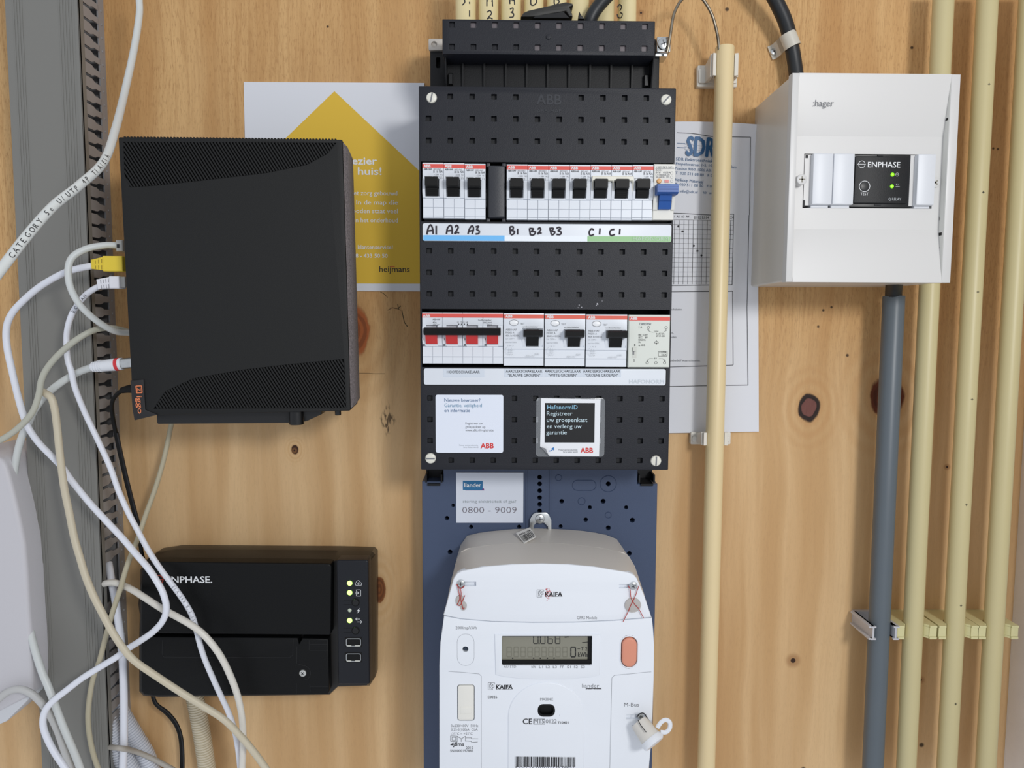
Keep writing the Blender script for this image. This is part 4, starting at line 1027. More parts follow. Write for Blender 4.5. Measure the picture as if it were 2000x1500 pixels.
# prints
h = HF+.0001
tp('AU', 984, 993, 1304.5, 5, HF+.0016, inkg, mt); tp('STD', 996, 1008, 1304.5, 5, HF+.0016, inkg, mt)
for s_, x in (('NW', 1038), ('L1', 1053), ('L2', 1066.5), ('L3', 1080), ('FF', 1094), ('S1', 1107.5), ('S2', 1121), ('S3', 1134.5)): tp(s_, x, x+(9 if s_ == 'NW' else 7.5), 1305, 5, HF+.0016, inkg, mt)
tp('2000imp/kWh', 890, 931, 1229, 6, HF, inkg, mt); tp('GPRS Module', 1127, 1166, 1209.5, 6, HF, inkg, mt)
def kaifa(x, y, s_, m, om):
    tp('KAIFA', x, x+33*s_, y, 8.6*s_, HF, m, mt, .035)
    g = G(); 
    for fx_ in (0.01, .17, .33, .5, .66, .84): 
        for yy in (y, y-8.6*s_):
            if fx_ in (.33,) and yy != y: continue
            X_ = x+33*s_*fx_; g.line(xz(X_-.6*s_, yy, HF), xz(X_+3.4*s_, yy, HF), .0003*s_, HF+.00015)
    mk('printed_serif', g, m, mt)
    g = G(); X_, Y_ = x-16*s_, y-13*s_
    def ln(*p):
        for A, B in zip(p, p[1:]): g.line(xz(X_+A[0]*s_, Y_+A[1]*s_, HF), xz(X_+B[0]*s_, Y_+B[1]*s_, HF), .0003, HF+.0002)
    ln((0, 0), (13, 0), (13, 3), (9, 3), (9, 6), (12, 6), (12, 9), (9, 9), (9, 14), (0, 14), (0, 0)); ln((2.5, 2), (2.5, 12)); ln((7, 1), (3.5, 6.5), (7, 13)); ln((5, 0), (5, 4)); ln((9, 9), (6, 6.5), (9, 3))
    mk('printed_logo', g, om, mt)
kaifa(1065, 1165, 1.0, inkb, inkg); kaifa(969, 1346, .97, inkb, inkg)
tp('E0026', 953, 971, 1364, 5.2, HF, inkb, mt, .01); tp('MA304C', 1055, 1080, 1367, 5, HF, inkg, mt)
tp('liander', 1137, 1170, 1343, 8, HF, inkg, mt, -.008); tp('DE KRACHT VAN LIANDER', 1144, 1175, 1346.5, 2.2, HF, inkb, mt, .01)
tp('M-Bus', 1219, 1248, 1380, 7.5, HF, inkg, mt, .005)
tp('CE', 1021, 1039, 1413, 11, HF, inkb, mt, .01); tp('M15', 1043, 1063, 1411.5, 8, HF, inkg, mt); tp('0122', 1066, 1087, 1411.5, 8, HF, inkg, mt); tp('T10421', 1089, 1110, 1412.5, 4.6, HF, inkb, mt, .01)
tp('3x230/400V  50Hz', 881, 934, 1420, 5, HF, inkg, mt); tp('0,25-5(100)A  CLA', 881, 933, 1427.5, 5, HF, inkg, mt); tp('-25°C ~ +55°C', 881, 923, 1435.5, 5, HF, inkg, mt)
tp('dlms', 886, 906, 1457, 7.5, HF, inkb, mt, .02); tp('2015', 910, 924, 1463, 5, HF, inkg, mt, .01); tp('SN:0000197885', 879, 924, 1469, 5, HF, inkg, mt, .01)
tp('E00260000197885', 1007, 1124, 1504, 9, HF, inkg, mt)
def mm(g):
    W = .0003
    def ln(*p, w_=W):
        for A, B in zip(p, p[1:]): g.line(xz(*A, h), xz(*B, h), w_, HF+.0002)
    ln((1042, 1403), (1064, 1403), (1064, 1413), (1042, 1413), (1042, 1403)); ln((880, 1437), (893, 1438), (893, 1449), (880, 1448), (880, 1437)); ln((883, 1440), (890, 1440), (890, 1446), (883, 1446), (883, 1440))
    ln((893, 1438), (901, 1443), (909, 1438), (909, 1448)); ln((901, 1443), (901, 1449)); ln((909, 1441), (921, 1441), (921, 1443), (934, 1443)); ln((909, 1447), (921, 1448), (921, 1450), (933, 1449))
    ln((1145, 1344.5), (1174, 1344.5), w_=.0007)
    g.poly(pp([(879, 1455), (886, 1450), (885, 1456)], h), HF+.0002); g.poly(pp([(884, 1457), (888, 1457), (886, 1460)], h), HF+.0002)
    g.ring(*xz(1066.5, 1387, h), .0128, .00025, HF+.0002, 40, -20, 75)
    # bars
    rnd = random.Random(3); x = 1005.5
    while x < 1123:
        wd = rnd.choice((.9, .9, 1.6, 2.4)); g.poly(rect(*R4(x, 1476+ (x-1005)*.012, x+wd, 1496, HF)), HF+.0002); x += wd+rnd.choice((1, 1, 1.8))
mk_sym = printed(mt, inkb, mm, 'printed_symbol')
# seams of the left and right flaps
g = G()
for pts in ([(876, 1311), (935, 1316), (940, 1320), (940, 1540)], [(1272, 1312), (1200, 1319), (1195, 1324), (1190, 1540)]):
    for A, B in zip(pts, pts[1:]): g.line(xz(*A, HF), xz(*B, HF), .00035, HF+.0001)
oo = pk(893, 1238, 926, 1300, .0072)
for k in range(len(oo)): g.line(oo[k], oo[(k+1) % len(oo)], .00022, HF+.0001)
mk('seam', g, M('seam_grey', (150, 154, 160), .6), mt)
# raised arch round the optical port, flap button, orange button, port
x, z = xz(1067, 1398, HF); oo = [(x+.034*math.cos(R(a)), z+.034*math.sin(R(a))*.92) for a in range(0, 181, 10)]+[(x-.034, z-.07), (x+.034, z-.07)]
mk('raised_arch', G().slab(oo, HF-.001, HF+.0010, .0010, seg=3, holes=[pk(1050, 1375, 1084, 1399, .005)], hf=None), meterw, mt)
for i in range(len(TX)):   # text lying over the arch is lifted onto it
    s_ = TX[i]
    if s_[7] is mt and s_[0] in ('MA304C', 'CE', 'M15', '0122', 'T10421', 'E00260000197885'): s_[1].y -= .0011
for v in mk_sym.data.vertices:
    if abs((v.co+mt.location).x-x) < .034 and (v.co+mt.location).z < PZ(1065, 1395, HF): v.co.y -= .0011
x0, x1, z0, z1 = R4(1050, 1375, 1084, 1399, HF+.001)
mk('optical_port', G().slab(rr(x0, x1, z0, z1, .0048, 6), HF-.003, HF+.0012, .0004, holes=[rr(x0+.0016, x1-.0016, z0+.0016, z1-.0016, .0035, 6)], hf=HF-.002), tblack, mt, 'black oval optical port')
x0, x1, z0, z1 = R4(1212.5, 1243, 1245, 1303, HF)
mk('push_button', G().slab(rr(x0+.0008, x1-.0008, z0+.0008, z1-.0008, .0065, 6), HF-.003, HF+.0022, .0016, seg=3), orangem, mt, 'salmon-coloured oblong push button')
g = G(); oo = rr(x0-.0005, x1+.0005, z0-.0005, z1+.0005, .0075, 6)
for k in range(len(oo)): a, b_ = oo[k], oo[(k+1) % len(oo)]; g.tube([(a[0], -HF, a[1]), (b_[0], -HF, b_[1])], .0006, 6, smooth=False, caps=False)
mk('button_rim', g, meterw, mt)
x0, x1, z0, z1 = R4(894.5, 1339, 925.5, 1406, HF)
mk('reset_flap', G().slab(rr(x0, x1, z0, z1, .0018, 4), HF-.003, HF+.0004, .0005).slab(rr(x0+.002, x1-.002, z0+.006, z0+.012, .0008, 2), HF, HF+.0010, .0004), M('flap_ivory', (236, 234, 226), .45), mt, 'ivory flap on the meter left side')
c = P(909, 1268, HF); mk('pulse_led', G().lathe((c.x, -(HF-.0032), c.z), (0, -1, 0), [(0, .0022), (.0012, .0022), (.0024, .0012), (.0026, .0001)], 14), M('led_dark', (44, 56, 72), .15), mt, 'dark pulse indicator')
# screws with sealing threads and seals
for i, (px, py) in enumerate(((900, 1140), (1237, 1144))):
    s_ = screw(mt, px, py, HF+.0006, 8.2, steel, 'cross', 25 if i else 0, inkb, 'cover_screw')
def thread(pts, r_=.00035, mat=M('seal_wire_red', (176, 56, 50), .5), dh=.002): 
    return mk('sealing_wire', G().tube([P(a, b_, HF+dh) for a, b_ in pts], r_, 6, 4), mat, mt, 'thin red twisted sealing wire')
thread([(892, 1141), (896, 1148), (902, 1149), (908, 1144)]); thread([(894, 1146), (896, 1155), (898, 1168), (895, 1177), (893, 1181), (899, 1182), (904, 1172), (908, 1163)]); thread([(899, 1149), (901, 1160), (900, 1170), (903, 1184), (905, 1190), (907, 1187)])
thread([(1227, 1144), (1231, 1153), (1232, 1166), (1238, 1178), (1248, 1190), (1257, 1207)]); thread([(1248, 1144), (1244, 1155), (1240, 1166), (1232, 1182), (1227, 1194), (1217, 1214)])
mk('seal_disc', G().slab(circ(*xz(1236, 1182, HF+.001), .0072, 28, .0066), HF, HF+.0018, .0006), sealm, mt, 'round clear plastic seal')
mk('seal_disc', G().slab(circ(*xz(898, 1173, HF+.001), .0036, 20, .0050), HF, HF+.0018, .0006).slab(circ(*xz(905, 1184, HF+.001), .003, 20, .0040), HF, HF+.0014, .0006), sealm, mt, 'folded clear plastic seal')
# red stain on the printed name
g = G(); rnd = random.Random(5)
for k in range(46):
    a = rnd.gauss(0, 1), rnd.gauss(0, 1); x, z = xz(1071+a[0]*3.6, 1158+a[1]*6, HF); r_ = rnd.uniform(.0001, .0007)
    g.poly([(x+r_*rnd.uniform(.5, 1)*math.cos(q_), z+r_*rnd.uniform(.5, 1)*math.sin(q_)) for q_ in (0, 1.3, 2.5, 3.8, 5)], HF+.0004+k*1e-6)
mk('red_stain', g, M('stain_red', (196, 60, 66), .6), mt, 'small smeared red stain')['kind'] = 'stuff'
# hanging bracket + its screw, barcode tag
o = pp([(1034, 1040), (1035, 1014), (1041, 1004), (1047, 1001), (1066, 1001), (1072, 1005), (1077, 1016), (1077, 1040)], HP+.003)
hb_ = mk('hanging_bracket', G().slab(o, HP+.0005, HP+.0035, .0003, holes=[pp([(1042, 1036), (1042, 1027), (1047, 1021), (1063, 1021), (1070, 1028), (1071, 1036)], HP+.0035)], hf=None), steel, mt, 'zinc hanging bracket')
screw(mt, 1054.5, 1013.5, HP+.0035, 9.5, steel, 'cross', 0, inkg, 'bracket_screw')
def loftpt(px, py): return P(px, py, .048)
tg = G(); a, b_, c, d = [P(x, y, hh_) for x, y, hh_ in ((1008, 1042, .052), (1035, 1031, .046), (1047, 1049, .062), (1024, 1062, .070))]
nrm_ = (b_-a).cross(d-a).normalized(); nrm_ = nrm_ if nrm_.y < 0 else -nrm_
tg.add([a, b_, c, d]+[q_+nrm_*.0006 for q_ in (a, b_, c, d)], [(0, 1, 2, 3), (4, 5, 6, 7), (0, 1, 5, 4), (1, 2, 6, 5), (2, 3, 7, 6), (3, 0, 4, 7)])
bt = mk('barcode_tag', tg, M('tag_white', (228, 226, 222), .5), mt, 'small tilted barcode tag on the meter top')
A, B, C_, D_ = [q_+nrm_*.0008 for q_ in (a, b_, c, d)]; g = G(); rnd = random.Random(2); u = .06
def bl(u, v): return (A.lerp(B, u)).lerp(D_.lerp(C_, u), v)
while u < .93:
    wd = rnd.choice((.02, .035, .05)); g.add([bl(u, .4), bl(u+wd, .4), bl(u+wd, .93), bl(u, .93)], [(0, 1, 2, 3)]); u += wd+rnd.choice((.025, .04))
mk('printed_bars', g, inkb, bt)
text('S0015 U7B', bl(.08, .32), (B-A), (A-D_), 5*mpp(1030, 1045, .05), (B-A).length*.8, inkb, bt, .02)
# M-Bus seal plug hanging at the right
sp_ = thing('security_seal', 'white plastic barrel seal with loop hanging at the meter right side', 'seal', P(1262, 1450, HF))
c0, c1 = P(1247, 1409, HF+.006), P(1272, 1444, HF+.016); ax = c1-c0
mk('barrel', G().lathe(c0, ax, [(0, .004), (.0006, .0078), (ax.length*.5, .0086), (ax.length, .0092)], 24), M('seal_beige', (216, 212, 204), .5), sp_, 'beige barrel')
u_ = ax.normalized()
sd = u_.cross(Vector((0, -1, 0))).normalized()
g = G().lathe(c1, ax, [(-.001, .0095), (.001, .0104), (.0035, .0104), (.0048, .0090), (.0050, .0001)], 28)
mk('cap', g, white, sp_, 'glossy white cap')
g = G().tube([P(x, y, HF+.014) for x, y in ((1284, 1421), (1291, 1411), (1300, 1406), (1308, 1411), (1308, 1422), (1301, 1430), (1290, 1430))], .0020, 8, 6, flat=.6)
mk('loop', g, white, sp_)
mk('seal_wire', G().tube([P(x, y, HF+hh_) for x, y, hh_ in ((1246, 1406, .014), (1252, 1417, .017), (1262, 1430, .022))], .0004, 6).tube([P(x, y, HF+hh_) for x, y, hh_ in ((1244, 1400, .006), (1250, 1394, .009), (1258, 1394, .008), (1268, 1408, .006))], .0005, 6).tube([P(x, y, HF+hh_) for x, y, hh_ in ((1236, 1416, .006), (1240, 1424, .008), (1245, 1430, .010))], .0003, 6), inkb, sp_, 'dark twisted wire')
screw(mt, 1251, 1399, HF+.001, 6, steel, 'cross', 10, inkb, 'cover_screw')

# ================================================================= WHITE RELAY ENCLOSURE
HE = .097
ex0, ex1, ez0, ez1 = R4(1550, 142, 1875, 145, HE)[0], (PX(1875, 145, HE)+PX(1858, 553, HE))/2, PZ(1700, 551.5, HE), PZ(1700, 143.5, HE)
ex0 = (PX(1550, 142, HE)+PX(1533, 550, HE))/2
en = thing('relay_enclosure', 'white plastic enclosure on the right holding the black test relay', 'enclosure', ((ex0+ex1)/2, 0, ez0))
def ZE(y): return PZ(1700, y, HE)
def XE(x, y=350): return PX(x, y, HE)
ins = .0015; zi0 = ez0+.001; zi1 = ez1-.0015
# back box (slightly drafted)
g = G(); bk = rr(ex0+.0012, ex1-.0012, ez0+.0008, ez1-.0008, .002, 4); fr = rr(ex0+.0006, ex1-.0006, ez0+.0006, ez1-.0006, .002, 4); n = len(bk)
V = [(x, 0, z) for x, z in bk]+[(x, -.0888, z) for x, z in fr]; g.add(V, [(i, (i+1) % n, n+(i+1) % n, n+i) for i in range(n)]+[tuple(range(n))])
mk('back_box', g, M('enclosure_side', (216, 212, 204), .3), en)
# front cover: rims, sloping top and bottom panels, flat middle with the window
iw0, iw1 = ex0+.0058, ex1-.0078; zt2, zt1 = ZE(262), ZE(446); rec = .008
mz0, mz1 = zt1, zt2
g = G()
hw0, hw1, hz0, hz1 = PX(1569, 355, HE-rec), PX(1822, 355, HE-rec), PZ(1700, 407, HE-rec), PZ(1700, 301, HE-rec)
g.slab(rect(ex0, iw0, ez0, ez1), .0885, HE, .0006, seg=2); g.slab(rect(iw1, ex1, ez0, ez1), .0885, HE, .0006, seg=2)
g.xprism([(mz1, .086), (ez1, .086), (ez1, HE), (ez1-.0018, HE), (mz1, HE-rec)], iw0, iw1)
g.xprism([(mz0, .086), (ez0, .086), (ez0, HE), (ez0+.0018, HE), (mz0, HE-rec)], iw0, iw1)
mk('front_cover', g, hagerw, en)
g = G().slab(rect(iw0, iw1, mz0, mz1), .084, HE-rec, 0, holes=[rect(hw0, hw1, hz0, hz1)], hf=None)
mk('window_panel', g, hagerw, en)
mk('window_backing', G().box(hw0-.002, hw1+.002, hz0-.002, hz1+.002, .05, .06), holem, en)
HQ = HE-rec
def XE(x, y=355): return PX(x, y, HQ)
def ZQ(y): return PZ(1700, y, HQ)
def mod(a, b_, h1=.006):
    x0, x1 = XE(a), XE(b_)
    g = G().slab(rr(x0, x1, ZQ(402), ZQ(303), .0008, 2), .06, HQ+h1, .0009, seg=2); g.box(x0+.001, x1-.001, ZQ(407), ZQ(401), .07, HQ+.001, .0004)
    return mk('blanking_strip', g, M('strip_white', (218, 221, 226), .4), en)
mod(1582, 1620.5); mod(1621.5, 1662); mod(1784, 1819)
mk('blanking_edge', G().box(XE(1570), XE(1582), ZQ(402), ZQ(303), .06, HQ+.0005), hagerw, en); mk('blanking_edge', G().box(XE(1776), XE(1784), ZQ(402), ZQ(303), .06, HQ+.0005), hagerw, en)
mk('window_gap', G().box(XE(1571), XE(1576), ZQ(310), ZQ(304), HQ-.002, HQ+.0006).box(XE(1569.5), XE(1573), ZQ(405), ZQ(392), HQ-.002, HQ+.0006), holem, en)
# slot marks and captive screws
for (x, y, a) in ((1559, 355, 0), (1826, 356, 45)):
    c = XE(x), ZQ(y); mk('captive_screw', G().slab(circ(c[0], c[1], .0045, 22), HQ-.001, HQ+(.0085 if x < 1600 else .001), .0006), hagerw, en)
    g = G(); hh = HQ+(.0086 if x < 1600 else .0011)
    for k in (a, a+90): d = Vector((math.cos(R(k)), math.sin(R(k))))*.0026; g.line((c[0]-d.x, c[1]-d.y), (c[0]+d.x, c[1]+d.y), .0012, hh)
    mk('screw_slot', g, M('slot_shadow', (140, 136, 124), .6), en)
g = G()
def wall_mark(ya, yb, ha, hb_): 
    g.add([(iw1-.0002, -(ha), ZE(ya)), (iw1-.0002, -(hb_), ZE(ya)), (iw1-.0002, -(hb_), ZE(yb)), (iw1-.0002, -(ha), ZE(yb))], [(0, 1, 2, 3)])
wall_mark(227, 232, HE-.0065, HE-.002); wall_mark(420, 427, HE-.0092, HE-.0075); wall_mark(452, 458, HE-.009, HE-.003); wall_mark(480, 487, HE-.0068, HE-.005)
mk('vent_slot', g, tblack, en)
mk('inner_wall', G().box(iw1-.0001, iw1+.0002, ez0+.002, ez1-.002, .086, HE-.0005), M('inner_wall_grey', (222, 222, 216), .4), en)
tp(':hager', 1588, 1628, 207.5, 12, HE-.0035, inkg, en, .0)
# lift the lettering onto the slope
s_ = TX[-1]; zpos = s_[1].z; fr_ = (ez1-.0018-zpos)/(ez1-.0018-mz1); s_[1].y = -(HE-rec*fr_+.0012)
x0, x1, z0, z1 = R4(1678, 468, 1701, 492, HE-.005)
fr_ = ((z0+z1)/2-(ez0+.0018))/(mz0-ez0-.0018)
# the black relay
rl = thing('test_relay', 'square black relay module with two green lights inside the white enclosure', 'relay', (XE(1719), -.06, ZQ(405)))
HR = HQ+.001
mk('module_frame', G().slab(rr(XE(1662), XE(1776), ZQ(405), ZQ(302), .0006, 2), .06, HQ+.0002, .0004), M('relay_black', (24, 25, 27), .4), rl)
x0, x1, z0, z1 = XE(1667), XE(1771), ZQ(398), ZQ(306)
mk('face', G().slab(rr(x0, x1, z0, z1, .0012, 3), .07, HR+.0012, .0006), M('relay_face', (22, 23, 26), .5, spec=.35, bump=.3), rl)
mk('latch', G().box(XE(1711), XE(1722), ZQ(305), ZQ(302.5), HQ, HR).box(XE(1709), XE(1722), ZQ(401.5), ZQ(398.5), HQ, HR), holem, rl)
h = HR+.0012
tp('ENPHASE', 1695, 1758, 326.5, 10, h, inkw, rl, .012); tp('TEST', 1680.5, 1696, 381.5, 5.2, h, inkw, rl, 0); tp('Q RELAY', 1735, 1760, 391.5, 5.2, h, inkl, rl, 0)
def rm(g):
    x, z = xz(1683, 321, h); g.ring(x, z, .0029, .00042, h+.0002, 28, 20, 175).ring(x, z, .0029, .00042, h+.0002, 28, 200, 355); g.line((x-.0040, z+.0001), (x+.0034, z+.0001), .0004, h+.0002)
    g.ring(*xz(1688.5, 364, h), .0046, .00045, h+.0002, 36)
    x, z = xz(1752, 341, h); g.ring(x, z, .0014, .00018, h+.0002, 16); g.line((x-.0014, z), (x+.0014, z), .00018, h+.0002)
    g.line(xz(1749, 364.5, h), xz(1757, 364.5, h), .0002, h+.0002)
printed(rl, inkw, rm, 'printed_symbol')
tp('RLY', 1750, 1756, 362, 3, h, inkl, rl)
mk('test_button', G().slab(circ(*xz(1688.5, 364, h), .0040, 24), h-.001, h+.0004, .0004), M('relay_button', (34, 36, 38), .4), rl, 'round black test button with white outline')
for x, y in ((1743, 341), (1742, 364)):
    c = P(x, y, h); mk('indicator_light', G().lathe(c, (0, -1, 0), [(-.001, .0016), (.0002, .0016), (.0010, .0009), (.0011, .0001)], 16), ledg2, rl, 'lit green indicator')

# ================================================================= ENERGY GATEWAY (black, lower left)
HG = .058
gt = thing('energy_gateway', 'black energy gateway box with green lights and two sockets, lower left', 'electronic device', P(500, 1358, 0))
o0 = [(306, 1079), (345, 1073), (500, 1074), (660, 1075), (727, 1077), (733, 1083), (734, 1160), (733, 1322), (722, 1339), (660, 1341), (644, 1357), (500, 1359), (311, 1361), (280, 1359), (272, 1350), (272, 1240), (273, 1200), (270, 1180), (273, 1150), (274, 1112), (288, 1092)]
o1 = [(300, 1098), (330, 1097), (500, 1097.5), (640, 1100), (664, 1092), (718, 1094), (721.5, 1100), (722, 1160), (721.5, 1333), (716, 1338.5), (660, 1340.5), (643, 1356), (500, 1358.5), (311, 1360.5), (283, 1358), (274, 1349), (274, 1240), (275, 1200), (275, 1180), (275, 1150), (278, 1115)]
n = len(o0); A_ = pp(o0, .030); B_ = pp(o0, .002); C2 = pp(o1, .046)
V = [(x, -.001, z) for x, z in [((a[0]+b_[0])/2, (a[1]+b_[1])/2) for a, b_ in zip(A_, B_)]]+[(x, -.030, z) for x, z in A_]+[(x, -.046, z) for x, z in C2]
g = G().add(V, [(k*n+i, k*n+(i+1) % n, (k+1)*n+(i+1) % n, (k+1)*n+i) for k in (0, 1) for i in range(n)]); g.poly(C2, .046)
mk('housing', g, M('gateway_brown_reflection', (30, 27, 24), .38), gt)  # brown in the black is painted in for wood mirrored by the top bevel
mk('top_cover', G().slab(pp([(280, 1108), (286, 1100), (300, 1097.5), (640, 1101), (645, 1102.5), (647.5, 1107), (646, 1238), (643, 1241), (275, 1238), (275, 1150)], HG), .044, HG, .0018, seg=3), gatem, gt)
mk('terminal_cover', G().slab(pp([(275, 1244), (582, 1246), (584, 1258), (590, 1247), (641, 1248), (643, 1350), (640, 1357), (582, 1358), (300, 1360), (281, 1357), (275, 1350)], HG-.001), .044, HG-.001, .0016, seg=3), gatem, gt)
mk('indicator_panel', G().slab(rr(*R4(659, 1094, 720.5, 1337, HG+.001), .0018, 4), .044, HG+.001, .0014, seg=3), gatep, gt)
g = G(); hg = HG-.0009
def gl(*p, w_=.0004):
    for A, B in zip(p, p[1:]): g.line(xz(*A, hg), xz(*B, hg), w_, hg+.0001)
gl((318, 1250), (317, 1277), (320, 1283), (566, 1284), (572, 1279), (573, 1248)); gl((580, 1262), (579.5, 1296), (592, 1299)); gl((604, 1250), (604, 1270), (641, 1270)); gl((605, 1258), (641, 1258)); gl((605, 1263), (641, 1263)); gl((579, 1334), (579, 1357)); gl((605, 1335), (606, 1350)); gl((606, 1341), (641, 1341)); gl((606, 1347), (641, 1347))
g.ring(*xz(592, 1314, hg), .0072, .0004, hg+.0001, 30, -90, 95)
mk('seam', g, black, gt)
screw(gt, 591.5, 1314.5, HG-.001, 7.2, M('screw_bright', (210, 210, 206), .3, metal=.8), 'cross', 45, inkb, 'cover_screw')
tp('ENPHASE.', 325, 414, 1138.5, 13, HG, inkw, gt, .022)
def em(g):
    x, z = xz(310, 1132, HG); g.ring(x, z, .0042, .0007, HG+.0003, 28, 20, 175).ring(x, z, .0042, .0007, HG+.0003, 28, 200, 355); g.line((x-.0055, z), (x+.005, z), .0007, HG+.0003)
printed(gt, M('emblem_red', (196, 66, 40), .5), em, 'emblem')
hp_ = HG+.001
for i, y in enumerate((1139, 1157.5, 1192, 1212)):
    c = P(683, y, hp_); r_ = .0024 if i != 2 else .0018
    mk('indicator_light', G().lathe(c, (0, -1, 0), [(-.001, r_), (.0002, r_), (.0012, r_*.5), (.0013, .0001)], 18), ledg if i != 2 else ledo, gt, 'unlit pale indicator' if i == 2 else 'lit green indicator')
for y in (1176.5, 1231.5):
    c = P(694.5, y, hp_); mk('round_button', G().lathe(c, (0, -1, 0), [(-.0015, .0034), (.0002, .0034), (.0010, .0028), (.0013, .0014), (.0011, .0001)], 20), black, gt, 'small round black button')
    g = G().ring(c.x, c.z, .0038, .0004, hp_+.0001, 24)
    for d in (-4.5, 4.5): g.line(xz(671, y+d, hp_), xz(687, y+d, hp_), .0004, hp_+.0001)
    mk('button_slot', g, tblack, gt)
for y in (1254, 1283.5):
    x0, x1, z0, z1 = R4(673.5, y-10, 707, y+10, hp_)
    u = mk('usb_socket', G().slab(rect(x0, x1, z0, z1), hp_-.001, hp_+.0001), tblack, gt)
    x0, x1, z0, z1 = R4(676, y-7.5, 705, y+8, hp_)
    mk('socket_shell', G().slab(rr(x0, x1, z0, z1, .0016, 3), hp_-.001, hp_+.0006, 0, holes=[rr(x0+.0006, x1-.0006, z0+.0006, z1-.0006, .0011, 3)], hf=hp_-.0008), steel, u)
    mk('socket_tongue', G().box(x0+.002, x1-.003, (z0+z1)/2-.0006, z1-.0014, hp_-.0008, hp_+.0002), tblack, u)
    mk('socket_spring', G().box(x0+.0010, x0+.0050, z0+.0002, z0+.0012, hp_, hp_+.0009).box(x1-.0055, x1-.0010, z0+.0002, z0+.0012, hp_, hp_+.0009), M('spring_bright', (225, 225, 215), .3, metal=.6), u)
def ic(g):
    H_ = hp_+.0002
    def ln(*p, w_=.00035):
        for A, B in zip(p, p[1:]): g.line(xz(*A, hp_), xz(*B, hp_), w_, H_)
    ln((695, 1143), (693.5, 1140), (696, 1137), (697, 1134.5), (701, 1133.5), (703.5, 1137), (706.5, 1139), (706, 1143), (695, 1143)); ln((698, 1139.5), (700, 1137.5), (702, 1139.5)); ln((700, 1138), (700, 1142))
    ln((696, 1152), (704.5, 1152), (704.5, 1164), (696, 1164), (696, 1152)); ln((694, 1158), (700, 1158)); ln((698, 1155.5), (701, 1158), (698, 1160.5))
    g.poly(pp([(703.5, 1187), (696.5, 1193.5), (700, 1194), (697, 1198.5), (704, 1192), (700.5, 1191.5)], hp_), H_)
    ln((695, 1209), (703, 1209)); ln((697.5, 1206), (694.5, 1209), (697.5, 1212)); ln((698, 1214.5), (707, 1214.5)); ln((704, 1211.5), (707, 1214.5), (704, 1217.5))
printed(gt, inkw, ic, 'printed_symbol')

# ================================================================= ROUTER
yw, rw, RW, RH, RD = .08044588, .01575446, .18082644, .23010065, .055
rotm = Matrix.Rotation(yw, 4, 'Z') @ Matrix.Rotation(-rw, 4, 'Y')
rt_ = thing('wifi_router', 'large black router box with diagonal vents mounted on the wall, left', 'router', (-.2232307, -.10999932, .03834685), rot=rotm)
a, b_ = RW/2, RH/2      # local: x right, z up, y=0 is the front face, y=+RD the back; h_local = -y
Wm = wm(rt_)
def loc(px, py, hl=0.0):
    """pixel on the router's own front plane (offset hl) -> its local x, z"""
    v = (px-1000)/F*rt - (py-750)/F*up + fw
    nrm = Wm.to_3x3() @ Vector((0, -1, 0)); p0 = Wm @ Vector((0, -hl, 0)); t_ = (p0-CAM).dot(nrm)/v.dot(nrm)
    q_ = Wm.inverted() @ (CAM+v*t_); return (q_.x, q_.z)
top_reg = [loc(*p) for p in ((241, 277), (657, 279), (640, 300), (600, 322), (520, 338), (400, 352), (310, 362), (254, 366), (243, 340))]
bot_reg = [loc(*p) for p in ((300, 798), (323, 764), (377, 739), (475, 722), (560, 712), (672, 701), (676, 797))]
top_reg, bot_reg = ccw(top_reg), ccw(bot_reg)
outl = rr(-a, a, -b_, b_, .0012, 3)
g = G().slab(outl, -RD, 0, .0008, holes=[top_reg, bot_reg], hf=-.0035)
mk('housing', g, routm, rt_, local=True, ang=30)
def clip(p0, d, poly):
    t0, t1 = -9, 9
    for i in range(len(poly)):
        A, B = Vector(poly[i]), Vector(poly[(i+1) % len(poly)]); e = B-A; nn = Vector((-e.y, e.x)); den = nn.dot(d); num = nn.dot(A-p0)
        if abs(den) < 1e-12:
            if num > 0: return None
            continue
        t_ = num/den
        if den > 0: t0 = max(t0, t_)
        else: t1 = min(t1, t_)
    return (t0, t1) if t1-t0 > .002 else None
d = Vector((.50, -.866)).normalized()
for reg, pit_, wd in ((top_reg, .00262, .00150), (bot_reg, .00262, .00155)):
    g = G(); x = -a-.15
    while x < a+.15:
        p0 = Vector((x, 0)); r_ = clip(p0, d, reg)
        if r_:
            A, B = p0+d*r_[0], p0+d*r_[1]; nn = Vector((-d.y, d.x))*wd/2
            g.slab([tuple(A-nn), tuple(B-nn), tuple(B+nn), tuple(A+nn)], -.0035, .0004, .0003, seg=1)
        x += pit_
    o_ = mk('vent_slats', g, routm, rt_, local=True); o_['kind'] = 'stuff'
# scalloped top edge and lighter edge line
g = G(); x = -a+.004
while x < a-.004: g.box(x, x+.0014, b_, b_+.0007, -.012, -.0006); x += .00262
mk('edge_ribs', g, routm, rt_, local=True)['kind'] = 'stuff'
# mesh side (right face), inset frame
g = G().add([(a+.0002, .0015, -b_+.002), (a+.0002, .0015, b_-.002), (a+.0030, .010, b_-.004), (a+.0030, RD-.006, b_-.006), (a+.0030, RD-.006, -b_+.006), (a+.0030, .010, -b_+.004), (a+.0004, RD, -b_+.003), (a+.0004, RD, b_-.003)], [(0, 1, 2, 5), (2, 3, 4, 5), (3, 7, 6, 4)])
mk('fabric_side', g, meshm, rt_, local=True, label='speckled charcoal mesh side')
